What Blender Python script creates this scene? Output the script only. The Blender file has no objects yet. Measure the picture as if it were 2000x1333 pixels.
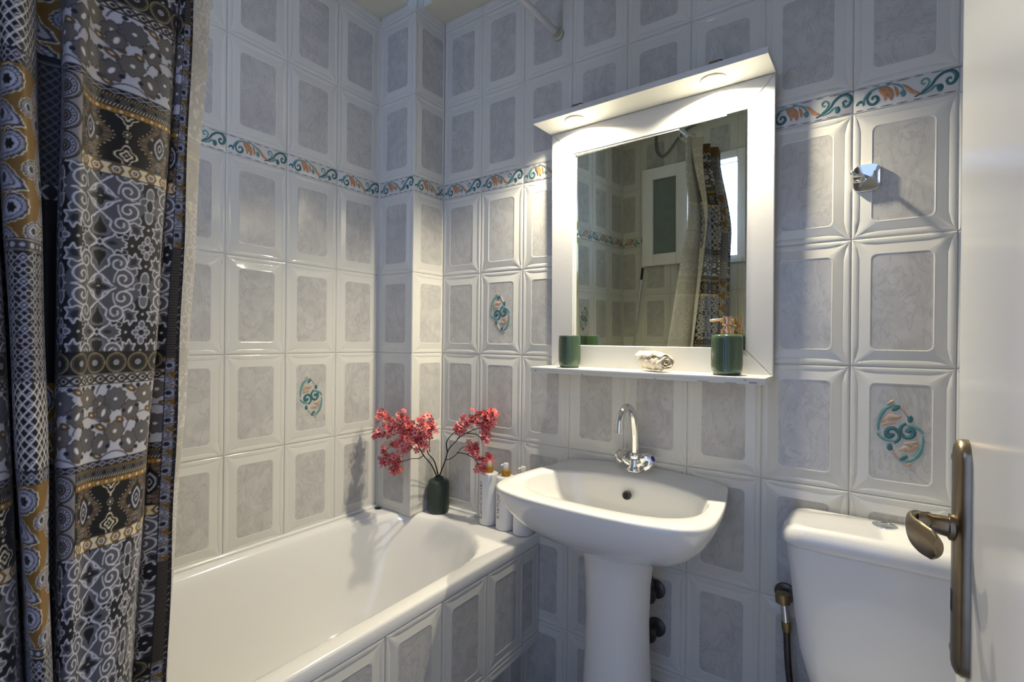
import bpy, bmesh, math, random
import numpy as np
from mathutils import Matrix, Vector
random.seed(7); rng = np.random.default_rng(5)
PI = math.pi
sc = bpy.context.scene
COL = sc.collection

# ------------------------------------------------------------------ camera
F_PX = 970.37
YAW, PITCH, ROLL = 0.619014, -0.001527, 0.010392
CAM = Vector((1.43173, -1.50986, 1.25))
fw = Vector((-math.sin(YAW)*math.cos(PITCH), math.cos(YAW)*math.cos(PITCH), math.sin(PITCH)))
rt = Vector((math.cos(YAW), math.sin(YAW), 0.0))
up = rt.cross(fw)
r2 = rt*math.cos(ROLL) + up*math.sin(ROLL)
u2 = -rt*math.sin(ROLL) + up*math.cos(ROLL)
cd = bpy.data.cameras.new('camera'); cam = bpy.data.objects.new('camera', cd); COL.objects.link(cam)
cd.sensor_width = 36.0; cd.lens = F_PX*36.0/2000.0; cd.clip_start = 0.02
m = Matrix((( r2.x, u2.x, -fw.x, CAM.x), (r2.y, u2.y, -fw.y, CAM.y), (r2.z, u2.z, -fw.z, CAM.z), (0, 0, 0, 1)))
cam.matrix_world = m
sc.camera = cam

# ------------------------------------------------------------------ world, exposure, window daylight
W = bpy.data.worlds.new('world'); sc.world = W; W.use_nodes = True
bg = W.node_tree.nodes['Background']; bg.inputs[0].default_value = (0.40, 0.56, 1.0, 1); bg.inputs[1].default_value = 1.55
sc.view_settings.view_transform = 'Standard'; sc.view_settings.look = 'None'
sc.view_settings.gamma = 1.0; sc.view_settings.use_curve_mapping = False
sc.view_settings.exposure = 0.13
ld = bpy.data.lights.new('window_daylight', 'AREA'); ld.shape = 'RECTANGLE'; ld.size = 0.27; ld.size_y = 0.58
ld.energy = 11.0; ld.color = (0.45, 0.60, 1.0)
lo = bpy.data.objects.new('window_daylight', ld); COL.objects.link(lo)
lo.location = (0.565, -1.73, 1.99); lo.rotation_euler = (PI/2, 0, 0)      # points to +y
LAMP_W = 12.5; LAMP_COL = (1.0, 0.885, 0.65)

# ------------------------------------------------------------------ materials
MATS = {}
def mat(name, col, rough=0.4, metal=0.0, spec=0.5, trans=0.0, ior=1.45, emit=None, coat=0.0, bump=None, vary=None, sub=0.0):
    if name in MATS: return MATS[name]
    m = bpy.data.materials.new(name); m.use_nodes = True; nt = m.node_tree
    b = nt.nodes['Principled BSDF']
    b.inputs['Base Color'].default_value = (*col, 1); b.inputs['Roughness'].default_value = rough
    b.inputs['Metallic'].default_value = metal; b.inputs['Specular IOR Level'].default_value = spec
    b.inputs['Transmission Weight'].default_value = trans; b.inputs['IOR'].default_value = ior
    b.inputs['Coat Weight'].default_value = coat
    if sub: b.inputs['Subsurface Weight'].default_value = sub; b.inputs['Subsurface Radius'].default_value = (.01, .007, .005)
    if emit: b.inputs['Emission Color'].default_value = (*emit[0], 1); b.inputs['Emission Strength'].default_value = emit[1]
    tc = nt.nodes.new('ShaderNodeTexCoord')
    if vary:                                    # (scale, amount): soft tonal variation
        n = nt.nodes.new('ShaderNodeTexNoise'); n.inputs['Scale'].default_value = vary[0]; n.inputs['Detail'].default_value = 4
        nt.links.new(tc.outputs['Object'], n.inputs['Vector'])
        mx = nt.nodes.new('ShaderNodeMix'); mx.data_type = 'RGBA'
        k = vary[1]
        mx.inputs[6].default_value = (*[c*(1-k) for c in col], 1); mx.inputs[7].default_value = (*[min(1, c*(1+k)) for c in col], 1)
        nt.links.new(n.outputs['Fac'], mx.inputs[0]); nt.links.new(mx.outputs[2], b.inputs['Base Color'])
    if bump:                                    # (scale, strength)
        n = nt.nodes.new('ShaderNodeTexNoise'); n.inputs['Scale'].default_value = bump[0]; n.inputs['Detail'].default_value = 3
        nt.links.new(tc.outputs['Object'], n.inputs['Vector'])
        bp = nt.nodes.new('ShaderNodeBump'); bp.inputs['Strength'].default_value = bump[1]; bp.inputs['Distance'].default_value = 0.002
        nt.links.new(n.outputs['Fac'], bp.inputs['Height']); nt.links.new(bp.outputs[0], b.inputs['Normal'])
    MATS[name] = m
    return m

def marble_mat():
    m = bpy.data.materials.new('tile_marble'); m.use_nodes = True; nt = m.node_tree; N = nt.nodes; L = nt.links
    b = N['Principled BSDF']; b.inputs['Roughness'].default_value = 0.16
    tc = N.new('ShaderNodeTexCoord'); oi = N.new('ShaderNodeObjectInfo')
    add = N.new('ShaderNodeVectorMath'); add.operation = 'ADD'
    sc_ = N.new('ShaderNodeVectorMath'); sc_.operation = 'SCALE'; sc_.inputs['Scale'].default_value = 3.0
    cb = N.new('ShaderNodeCombineXYZ'); L.new(oi.outputs['Random'], cb.inputs[0]); L.new(oi.outputs['Random'], cb.inputs[1])
    L.new(cb.outputs[0], sc_.inputs[0]); L.new(tc.outputs['Object'], add.inputs[0]); L.new(sc_.outputs[0], add.inputs[1])
    n1 = N.new('ShaderNodeTexNoise'); n1.inputs['Scale'].default_value = 14; n1.inputs['Detail'].default_value = 6; n1.inputs['Distortion'].default_value = 1.2
    L.new(add.outputs[0], n1.inputs['Vector'])
    mp = N.new('ShaderNodeMapping'); mp.inputs['Rotation'].default_value = (0, 0, 0.7); mp.inputs['Scale'].default_value = (1.6, 0.8, 1)
    L.new(add.outputs[0], mp.inputs['Vector'])
    n2 = N.new('ShaderNodeTexNoise'); n2.inputs['Scale'].default_value = 9; n2.inputs['Detail'].default_value = 5; n2.inputs['Roughness'].default_value = .6; n2.inputs['Distortion'].default_value = 2.0
    L.new(mp.outputs[0], n2.inputs['Vector'])
    # thin veins where the noise crosses 0.5
    ab = N.new('ShaderNodeMath'); ab.operation = 'SUBTRACT'; ab.inputs[1].default_value = 0.5; L.new(n2.outputs['Fac'], ab.inputs[0])
    ab2 = N.new('ShaderNodeMath'); ab2.operation = 'ABSOLUTE'; L.new(ab.outputs[0], ab2.inputs[0])
    vr = N.new('ShaderNodeMapRange'); vr.inputs[1].default_value = 0.0; vr.inputs[2].default_value = 0.03; vr.inputs[3].default_value = 1; vr.inputs[4].default_value = 0
    L.new(ab2.outputs[0], vr.inputs[0])
    r1 = N.new('ShaderNodeValToRGB'); r1.color_ramp.elements[0].position = .32; r1.color_ramp.elements[1].position = .68
    r1.color_ramp.elements[0].color = (.435, .43, .415, 1); r1.color_ramp.elements[1].color = (.53, .522, .50, 1)
    L.new(n1.outputs['Fac'], r1.inputs[0])
    mx = N.new('ShaderNodeMix'); mx.data_type = 'RGBA'; mx.inputs[7].default_value = (.35, .345, .34, 1)
    ml = N.new('ShaderNodeMath'); ml.operation = 'MULTIPLY'; ml.inputs[1].default_value = .62; L.new(vr.outputs[0], ml.inputs[0])
    L.new(ml.outputs[0], mx.inputs[0]); L.new(r1.outputs[0], mx.inputs[6]); L.new(mx.outputs[2], b.inputs['Base Color'])
    MATS['tile_marble'] = m
    return m

M_TILE = mat('tile_glaze', (.625, .62, .58), rough=.10, vary=(6, .03))
M_MARB = marble_mat()
M_GROUT = mat('grout', (.62, .60, .55), rough=.8, vary=(40, .1), bump=(200, .3))
M_BORD = mat('border_glaze', (.60, .60, .58), rough=.13, vary=(60, .05))
M_TEAL = mat('relief_teal', (.13, .27, .27), rough=.2, vary=(120, .25))
M_DTEAL = mat('relief_dark_teal', (.045, .135, .15), rough=.2, vary=(120, .25))
M_ORNG = mat('relief_orange', (.46, .235, .12), rough=.22, vary=(150, .3))
M_BEIG = mat('relief_beige', (.42, .31, .225), rough=.22, vary=(150, .25))
M_DASH = mat('relief_purple_grey', (.13, .11, .13), rough=.3, vary=(200, .3))
M_CEIL = mat('ceiling_paint', (.62, .60, .50), rough=.7, vary=(5, .05), bump=(80, .1))
M_ENAM = mat('bath_enamel', (.77, .765, .745), rough=.12, coat=.3, vary=(2, .02))
M_CERA = mat('sanitary_ceramic', (.72, .72, .71), rough=.09, coat=.3, vary=(3, .02))
M_CHROME = mat('chrome', (.78, .78, .78), rough=.07, metal=1, vary=(20, .03))
M_DMETAL = mat('tarnished_metal', (.09, .085, .08), rough=.35, metal=.8, vary=(60, .4))
M_BRASS = mat('aged_brass', (.30, .22, .11), rough=.4, metal=.85, vary=(60, .3))
M_BRONZE = mat('bronze_handle', (.23, .185, .125), rough=.33, metal=1, vary=(30, .25))
M_BLACK = mat('black_hole', (.01, .01, .01), rough=.6, vary=(30, .2))
M_PAINT = mat('white_wood_paint', (.60, .60, .59), rough=.38, vary=(12, .03), bump=(60, .12))
M_WEAR = mat('chipped_wood', (.30, .26, .22), rough=.8, vary=(90, .3))
M_DOOR = mat('door_paint', (.78, .78, .78), rough=.22, vary=(3, .02), bump=(9, .05))
M_GLASS = mat('mirror_glass', (.66, .68, .545), rough=.012, metal=1, vary=(2, .015))
M_FROST = mat('frosted_pane', (.16, .20, .185), rough=.35, vary=(25, .15), bump=(60, .5))
M_RINGW = mat('curtain_ring_plastic', (.72, .72, .70), rough=.3, vary=(20, .03))
M_ROD = mat('rod_enamel', (.62, .62, .64), rough=.35, vary=(15, .05))
M_RODCAP = mat('rod_cap_plastic', (.40, .40, .30), rough=.45, vary=(15, .1))
M_GREEN = mat('green_glaze', (.048, .088, .053), rough=.10, coat=.5, vary=(14, .25))
M_MGREEN = mat('matt_green_glaze', (.027, .045, .033), rough=.42, vary=(20, .2))
M_ROSE = mat('rose_gold', (.62, .40, .26), rough=.24, metal=1, vary=(30, .05))
M_CLOTH = mat('cream_cloth', (.78, .70, .55), rough=.9, vary=(35, .22), bump=(140, .9), sub=.2)
M_BOTW = mat('bottle_white', (.74, .73, .72), rough=.35, vary=(10, .03))
M_AMBER = mat('amber_collar', (.36, .19, .02), rough=.18, vary=(60, .2))
M_TEXT = mat('bottle_print', (.03, .03, .03), rough=.5, vary=(80, .3))
M_STEM = mat('dark_stem', (.018, .013, .011), rough=.6, vary=(80, .4))
M_BL = [mat('blossom_coral', (.74, .150, .140), rough=.55, vary=(200, .25)), mat('blossom_pink', (.80, .30, .28), rough=.55, vary=(200, .2)),
        mat('blossom_rose', (.60, .085, .105), rough=.55, vary=(200, .25))]
M_BLC = mat('blossom_heart', (.10, .012, .012), rough=.7, vary=(200, .3))
M_BULB = mat('lamp_bulb', (1, 1, 1), rough=.3, emit=((1.0, .88, .68), 30.0), vary=(10, .01))
M_RINGL = mat('lamp_ring', (.80, .78, .72), rough=.25, metal=.3, vary=(30, .03))
M_FLOOR = mat('floor_tile', (.20, .21, .24), rough=.3, vary=(8, .15))
M_PLAST = mat('plain_plaster', (.55, .55, .54), rough=.5, vary=(5, .04))
M_HOSE = mat('grey_hose', (.16, .16, .15), rough=.35, metal=.4, vary=(60, .2))
M_BLUE = mat('blue_marker', (.01, .02, .35), rough=.3, vary=(20, .1))

# ------------------------------------------------------------------ object helpers
def link(o, parent=None):
    COL.objects.link(o)
    if parent is not None: o.parent = parent
    return o
def tag(o, label=None, cat=None, group=None, kind=None):
    if label: o['label'] = label
    if cat: o['category'] = cat
    if group: o['group'] = group
    if kind: o['kind'] = kind
    return o
def empty(name, loc=(0, 0, 0), mtx=None):
    o = bpy.data.objects.new(name, None); o.empty_display_size = .05
    COL.objects.link(o)
    if mtx is not None: o.matrix_world = mtx
    else: o.location = loc
    return o
def mesh(name, verts, faces, mats, parent=None, smooth=True, fm=None, sharp=None):
    me = bpy.data.meshes.new(name); me.from_pydata([tuple(v) for v in verts], [], faces)
    if not isinstance(mats, (list, tuple)): mats = [mats]
    for mm in mats: me.materials.append(mm)
    if fm is not None: me.polygons.foreach_set('material_index', fm)
    me.polygons.foreach_set('use_smooth', [smooth]*len(me.polygons))
    me.update()
    if sharp: me.set_sharp_from_angle(angle=math.radians(sharp))
    return link(bpy.data.objects.new(name, me), parent)
def bm_obj(name, bm, mats, parent=None, smooth=True, sharp=40):
    me = bpy.data.meshes.new(name); bmesh.ops.recalc_face_normals(bm, faces=bm.faces); bm.to_mesh(me); bm.free()
    if not isinstance(mats, (list, tuple)): mats = [mats]
    for mm in mats: me.materials.append(mm)
    me.polygons.foreach_set('use_smooth', [smooth]*len(me.polygons)); me.update()
    if smooth and sharp: me.set_sharp_from_angle(angle=math.radians(sharp))
    return link(bpy.data.objects.new(name, me), parent)
def add_box(bm, lo_, hi_, bev=0.0, mtx=None, seg=2, mi=0):
    g = bmesh.ops.create_cube(bm, size=1.0); vs = g['verts']
    for v in vs: v.co = Vector(((lo_[i]+hi_[i])/2 + v.co[i]*(hi_[i]-lo_[i]) for i in range(3)))
    fs = set(f for v in vs for f in v.link_faces)
    if bev > 0:
        es = list(set(e for v in vs for e in v.link_edges))
        r = bmesh.ops.bevel(bm, geom=es, offset=bev, segments=seg, affect='EDGES', profile=.5)
        fs = set(r['faces']) | set(f for f in fs if f.is_valid)
        vs = list(set(v for f in fs for v in f.verts))
    for f in fs: f.material_index = mi
    if mtx is not None: bmesh.ops.transform(bm, matrix=mtx, verts=vs)
    return vs
def box(name, lo_, hi_, mats, parent=None, bev=0.0, seg=2):
    bm = bmesh.new(); add_box(bm, lo_, hi_, bev, seg=seg)
    return bm_obj(name, bm, mats, parent)
def ring_faces(nr, n, base=0, closed=True, flip=False):
    F = []
    for i in range(nr-1):
        for j in range(n if closed else n-1):
            a = base+i*n+j; b = base+i*n+(j+1) % n; c = base+(i+1)*n+(j+1) % n; d = base+(i+1)*n+j
            F.append((a, d, c, b) if flip else (a, b, c, d))
    return F
def loft(name, loops, mats, parent=None, cap0=False, cap1=False, flip=False, sharp=None, fm=None):
    n = len(loops[0]); V = [p for l in loops for p in l]; F = ring_faces(len(loops), n, flip=flip)
    if cap0: F.append(tuple(range(n)) if flip else tuple(reversed(range(n))))
    if cap1:
        b = (len(loops)-1)*n
        F.append(tuple(reversed(range(b, b+n))) if flip else tuple(range(b, b+n)))
    return mesh(name, V, F, mats, parent, sharp=sharp)
def lathe_loops(prof, n, c=(0, 0, 0)):
    return [[(c[0]+r*math.cos(2*PI*j/n), c[1]+r*math.sin(2*PI*j/n), c[2]+z) for j in range(n)] for r, z in prof]
def lathe(name, prof, mats, parent=None, n=40, c=(0, 0, 0), sharp=50, cap=True):
    pr = [(max(r, 1e-5), z) for r, z in prof]
    return loft(name, lathe_loops(pr, n, c), mats, parent, cap0=cap and prof[0][0] > 1e-4, cap1=cap and prof[-1][0] > 1e-4, sharp=sharp)
def catmull(P, k=6):
    P = [Vector(p) for p in P]; out = []
    for i in range(len(P)-1):
        p0 = P[max(i-1, 0)]; p1 = P[i]; p2 = P[i+1]; p3 = P[min(i+2, len(P)-1)]
        for q in range(k):
            t = q/k
            out.append(.5*((2*p1)+(p2-p0)*t+(2*p0-5*p1+4*p2-p3)*t*t+(3*p1-p0-3*p2+p3)*t**3))
    out.append(P[-1]); return out
def tube_geo(path, rad, n=10, V=None, F=None):
    V = [] if V is None else V; F = [] if F is None else F
    P = [Vector(p) for p in path]; base = len(V)
    R = rad if isinstance(rad, (list, tuple)) else [rad]*len(P)
    T = [(P[min(i+1, len(P)-1)]-P[max(i-1, 0)]).normalized() for i in range(len(P))]
    nrm = T[0].orthogonal().normalized()
    for i, p in enumerate(P):
        nrm = (nrm - T[i]*nrm.dot(T[i])).normalized(); bi = T[i].cross(nrm)
        for j in range(n):
            a = 2*PI*j/n; V.append(p+(nrm*math.cos(a)+bi*math.sin(a))*R[i])
    F += ring_faces(len(P), n, base)
    F.append(tuple(reversed(range(base, base+n)))); e = base+(len(P)-1)*n; F.append(tuple(range(e, e+n)))
    return V, F
def tube(name, path, rad, mats, parent=None, n=12):
    V, F = tube_geo(path, rad, n); return mesh(name, V, F, mats, parent, sharp=60)
def rrect(cx, cy, hx, hy, r, z, k=8, s=6):
    """closed loop of a rounded rectangle, same vertex count for every size"""
    rx, ry = (r if isinstance(r, tuple) else (r, r)); rx = min(rx, hx*.999); ry = min(ry, hy*.999)
    pts = []
    corners = [(cx+hx-rx, cy+hy-ry, 0), (cx-hx+rx, cy+hy-ry, PI/2), (cx-hx+rx, cy-hy+ry, PI), (cx+hx-rx, cy-hy+ry, 1.5*PI)]
    for i, (ox, oy, a0) in enumerate(corners):
        arc = [(ox+rx*math.cos(a0+PI/2*t/k), oy+ry*math.sin(a0+PI/2*t/k)) for t in range(k+1)]
        pts += arc
        nx, ny, na = corners[(i+1) % 4]
        q = (nx+rx*math.cos(na), ny+ry*math.sin(na)); p = arc[-1]
        for t in range(1, s): pts.append((p[0]+(q[0]-p[0])*t/s, p[1]+(q[1]-p[1])*t/s))
    return [(x, y, z(x, y) if callable(z) else z) for x, y in pts]

# ------------------------------------------------------------------ tiles
TW, TH = 0.2, 0.3159
ZB, BH = 1.8266, 0.0619             # bottom of the border row, its height
GAP = 0.0009
TCACHE = {}
def tile_mesh(x0=0, x1=TW, y0=0, y1=TH):
    key = (round(x0, 4), round(x1, 4), round(y0, 4), round(y1, 4))
    if key in TCACHE: return TCACHE[key]
    k = 12; g = GAP
    X0, X1, Y0, Y1 = g, TW-g, g, TH-g
    def side_loop(ins, z, mode):
        P = []
        C = [(X0, Y0), (X1, Y0), (X1, Y1), (X0, Y1)]
        for i in range(4):
            a = C[i]; b = C[(i+1) % 4]; dx, dy = b[0]-a[0], b[1]-a[1]; ln = math.hypot(dx, dy); ux, uy = dx/ln, dy/ln; nx, ny = -uy, ux
            for j in range(k):
                # denser near the corners
                t = .5-.5*math.cos(PI*j/k); s = t*ln
                if mode == 'rect':
                    q = max(ins, min(ln-ins, s)); P.append((a[0]+ux*q+nx*ins, a[1]+uy*q+ny*ins, z))
                else:
                    e = min(s, ln-s); d = ins*math.sin(min(1, e/.05)*PI/2)**.8 if e > 0 else 0
                    d = max(d, .0016); q = max(.0016, min(ln-.0016, s))
                    P.append((a[0]+ux*q+nx*d, a[1]+uy*q+ny*d, z))
        return P
    def rr(ins, r, z, insy=None):
        insy = ins if insy is None else insy
        P = []; C = [(X0+ins, Y0+insy), (X1-ins, Y0+insy), (X1-ins, Y1-insy), (X0+ins, Y1-insy)]
        for i in range(4):
            a = C[i]; b = C[(i+1) % 4]; p = C[i-1]; dx, dy = b[0]-a[0], b[1]-a[1]; ln = math.hypot(dx, dy); ux, uy = dx/ln, dy/ln; nx, ny = -uy, ux
            for j in range(k):
                if j < 3 :                       # first half of the corner at a
                    th = PI/4*(j/3.0); q = r-r*math.cos(PI/4+th) if False else r-r*math.sin(PI/4-th); d = r-r*math.cos(PI/4-th)
                    P.append((a[0]+ux*q+nx*d, a[1]+uy*q+ny*d, z))
                elif j > k-3:
                    th = PI/4*((k-j)/3.0); q = r-r*math.sin(PI/4-th); d = r-r*math.cos(PI/4-th)
                    P.append((b[0]-ux*q+nx*d, b[1]-uy*q+ny*d, z))
                else:
                    s = r+(ln-2*r)*(j-3)/(k-6.0) if k > 6 else r
                    P.append((a[0]+ux*s, a[1]+uy*s, z))
        return P
    Ls = [side_loop(0, -.007, 'rect'), side_loop(0, -.0012, 'rect'), side_loop(.0012, -.0001, 'rect'), side_loop(.0040, .0004, 'lens'),
          side_loop(.0140, .0005, 'lens'), side_loop(.0155, -.0002, 'lens'), side_loop(.0175, .0003, 'lens'),
          rr(.0365, .015, .0002, .0365), rr(.0385, .014, .0007, .0385), rr(.0405, .0125, -.0002, .0405), rr(.0425, .011, -.0003, .0425)]
    n = 4*k; V = [p for l in Ls for p in l]; F = ring_faces(len(Ls), n); fm = [0]*len(F)
    fm = [1 if i >= 9*n else 0 for i in range(len(F))]
    b = (len(Ls)-1)*n; F.append(tuple(range(b, b+n))); fm.append(1)
    me = bpy.data.meshes.new('wall_tile'); me.from_pydata(V, [], F); me.materials.append(M_TILE); me.materials.append(M_MARB)
    me.polygons.foreach_set('material_index', fm); me.polygons.foreach_set('use_smooth', [True]*len(F))
    if x0 > 0 or x1 < TW or y0 > 0 or y1 < TH:
        bm = bmesh.new(); bm.from_mesh(me)
        def cut(co, no):
            r = bmesh.ops.bisect_plane(bm, geom=bm.verts[:]+bm.edges[:]+bm.faces[:], plane_co=co, plane_no=no, clear_outer=True)
            ed = [e for e in bm.edges if e.is_boundary and all(abs((v.co-Vector(co)).dot(Vector(no))) < 1e-5 for v in e.verts)]
            if ed:
                ex = bmesh.ops.extrude_edge_only(bm, edges=ed)
                for v in [q for q in ex['geom'] if isinstance(q, bmesh.types.BMVert)]: v.co.z = -.007
        if x0 > 0: cut((x0+g, 0, 0), (-1, 0, 0))
        if x1 < TW: cut((x1-g, 0, 0), (1, 0, 0))
        if y0 > 0: cut((0, y0+g, 0), (0, -1, 0))
        if y1 < TH: cut((0, y1-g, 0), (0, 1, 0))
        for v in bm.verts: v.co.x -= x0; v.co.y -= y0
        bm.to_mesh(me); bm.free()
    me.update(); me.set_sharp_from_angle(angle=math.radians(35))
    TCACHE[key] = me
    return me

# flat coloured relief shapes
class Relief:
    def __init__(s): s.V = []; s.F = []; s.M = []
    def ribbon(s, P, wd, mi, h=.0011, base=-.0003):
        wd = [q*1.35 if mi != 4 else q*1.2 for q in wd]
        P = [Vector((p[0], p[1], 0)) for p in catmull([(a, b, 0) for a, b in P], 4)]; n = len(P); b0 = len(s.V)
        for i, p in enumerate(P):
            t = (P[min(i+1, n-1)]-P[max(i-1, 0)]).normalized(); nn = Vector((-t.y, t.x, 0)); f = i/(n-1)
            w = wd[0]+(wd[1]-wd[0])*f if len(wd) == 2 else (wd[0]+(wd[1]-wd[0])*2*f if f < .5 else wd[1]+(wd[2]-wd[1])*(2*f-1))
            for q, z in ((-1, base), (-.6, h), (.6, h), (1, base)): s.V.append((p.x+nn.x*w*.5*q, p.y+nn.y*w*.5*q, z))
        for i in range(n-1):
            for j in range(3):
                a = b0+i*4+j; s.F.append((a, a+4, a+5, a+1)); s.M.append(mi)
    def blob(s, P, mi, h=.0014, base=-.0003):
        P = catmull([(a, b, 0) for a, b in P+[P[0]]], 3)[:-1]; c = sum(P, Vector())/len(P); n = len(P); b0 = len(s.V)
        for k_, z in ((1, base), (.82, h*.8), (.45, h)):
            for p in P: q = c+(p-c)*k_; s.V.append((q.x, q.y, z))
        for F in ring_faces(3, n, b0): s.F.append(F); s.M.append(mi)
        s.F.append(tuple(range(b0+2*n, b0+3*n))); s.M.append(mi)
    def build(s, name, mats):
        me = bpy.data.meshes.new(name); me.from_pydata(s.V, [], s.F)
        for mm in mats: me.materials.append(mm)
        me.polygons.foreach_set('material_index', s.M); me.polygons.foreach_set('use_smooth', [True]*len(s.F))
        bm = bmesh.new(); bm.from_mesh(me)
        for f in bm.faces:
            f.normal_update()
            if f.normal.z < 0: f.normal_flip()
        bm.to_mesh(me); bm.free(); me.update(); return me
def spiral(cx, cy, r0, r1, a0, turns, n=9):
    return [(cx+(r0+(r1-r0)*i/(n-1))*math.cos(a0+turns*2*PI*i/(n-1)), cy+(r0+(r1-r0)*i/(n-1))*math.sin(a0+turns*2*PI*i/(n-1))) for i in range(n)]

def border_relief():
    R = Relief(); w, h = TW, BH
    def P(L): return [(u*w, v*h) for u, v in L]
    # dashes top and bottom
    for v in (.935, .065):
        u = .03
        while u < .95:
            l = rng.uniform(.05, .13); R.ribbon(P([(u, v), (u+l/2, v+rng.uniform(-.01, .01)), (u+l, v)]), (.0010, .0026, .0010), 4, h=.0005); u += l+rng.uniform(.03, .07)
    R.ribbon(P([(.03, .30), (.06, .42), (.09, .40), (.11, .30)]), (.002, .006, .002), 1)
    R.ribbon(P([(.10, .25), (.115, .52), (.17, .74), (.26, .84), (.36, .84)]), (.004, .005, .002), 0)
    R.ribbon(P([(.18, .72), (.14, .50), (.16, .28), (.21, .22), (.25, .36), (.23, .52), (.195, .50), (.195, .40)]), (.003, .006, .003), 1)
    R.blob(P([(.25, .82), (.33, .84), (.39, .68), (.41, .40), (.385, .20), (.36, .34), (.345, .46), (.33, .30), (.31, .26), (.295, .46), (.265, .62)]), 2)
    R.blob(P([(.40, .80), (.44, .66), (.455, .42), (.43, .30), (.415, .52)]), 2)
    R.ribbon(P([(.34, .88), (.42, .82), (.48, .66), (.50, .46)]), (.002, .004, .002), 0)
    R.blob(P([(.455, .46), (.475, .30), (.505, .26), (.525, .40), (.50, .56)]), 0)
    R.blob(P([(.47, .80), (.53, .68), (.60, .42), (.66, .26), (.60, .26), (.545, .40)]), 2)
    R.ribbon(P([(.60, .17), (.68, .28), (.75, .46), (.80, .70), (.87, .86), (.94, .84), (.975, .64), (.955, .42), (.91, .38), (.89, .52), (.915, .62), (.93, .54)]), (.003, .007, .003), 1)
    R.ribbon(P([(.66, .30), (.715, .46), (.735, .66), (.70, .78), (.665, .70), (.675, .58), (.70, .60)]), (.002, .004, .003), 0)
    R.ribbon(P([(.66, .20), (.74, .28), (.79, .42), (.835, .40)]), (.002, .005, .004), 0)
    R.blob(P([(.795, .44), (.805, .22), (.84, .16), (.865, .30), (.845, .46)]), 1)
    return R.build('scroll_relief', [M_TEAL, M_DTEAL, M_ORNG, M_BEIG, M_DASH])

def medallion_relief():
    R = Relief(); hw, hh = .045, .078
    def C(px, py): return ((px-655)/395*hw, -(py-715)/515*hh)
    for sgn in (1, -1):
        def P(L): return [(TW/2+sgn*C(*q)[0], TH/2+sgn*C(*q)[1]) for q in L]
        R.ribbon(P([(640, 275), (520, 285), (400, 350), (320, 470), (285, 600), (290, 700)]), (.003, .008, .003), 0)
        R.blob(P([(510, 350), (570, 300), (640, 280), (660, 310), (600, 360), (540, 380)]), 1)
        R.blob(P([(420, 280), (470, 220), (540, 195), (550, 235), (500, 265)]), 3)
        R.blob(P([(335, 560), (380, 480), (480, 420), (600, 440), (690, 440), (620, 505), (540, 515), (470, 490), (400, 560)]), 2)
        R.blob(P([(340, 625), (370, 565), (450, 505), (510, 535), (595, 560), (520, 590), (440, 610)]), 2)
        R.ribbon(P([(560, 880), (640, 810), (640, 720), (570, 655), (480, 660), (425, 720), (450, 780), (510, 770), (530, 730)]), (.005, .007, .009), 1)
        R.ribbon(P([(660, 300), (720, 360), (770, 430)]), (.002, .004, .002), 3)
        R.blob(P([(770, 440), (830, 420), (870, 460), (850, 530), (790, 530)]), 1)
        R.ribbon(P([(270, 740), (340, 800), (440, 840), (540, 850)]), (.003, .007, .004), 0)
    me = R.build('medallion_relief', [M_TEAL, M_DTEAL, M_BEIG, M_BEIG, M_DASH]); return me
BORDER_R = border_relief(); MEDAL_R = medallion_relief()
_b = {}
def border_mesh(x0, x1):
    key = (round(x0, 4), round(x1, 4))
    if key not in _b:
        bm = bmesh.new(); add_box(bm, (GAP, GAP, -.007), (x1-x0-GAP, BH-GAP, 0), .0014, seg=2)
        bmesh.ops.recalc_face_normals(bm, faces=bm.faces)
        me = bpy.data.meshes.new('border_tile'); bm.to_mesh(me); bm.free(); me.materials.append(M_BORD)
        me.polygons.foreach_set('use_smooth', [True]*len(me.polygons)); me.set_sharp_from_angle(angle=math.radians(40)); _b[key] = me
    return _b[key]
def clip_relief(x1, y1=None):
    if x1 >= TW-1e-6: return BORDER_R
    key = ('r', round(x1, 4))
    if key not in _b:
        me = BORDER_R.copy(); bm = bmesh.new(); bm.from_mesh(me)
        bmesh.ops.bisect_plane(bm, geom=bm.verts[:]+bm.edges[:]+bm.faces[:], plane_co=(x1-GAP, 0, 0), plane_no=(1, 0, 0), clear_outer=True)
        bm.to_mesh(me); bm.free(); me.name = 'scroll_relief'; _b[key] = me
    return _b[key]

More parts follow.
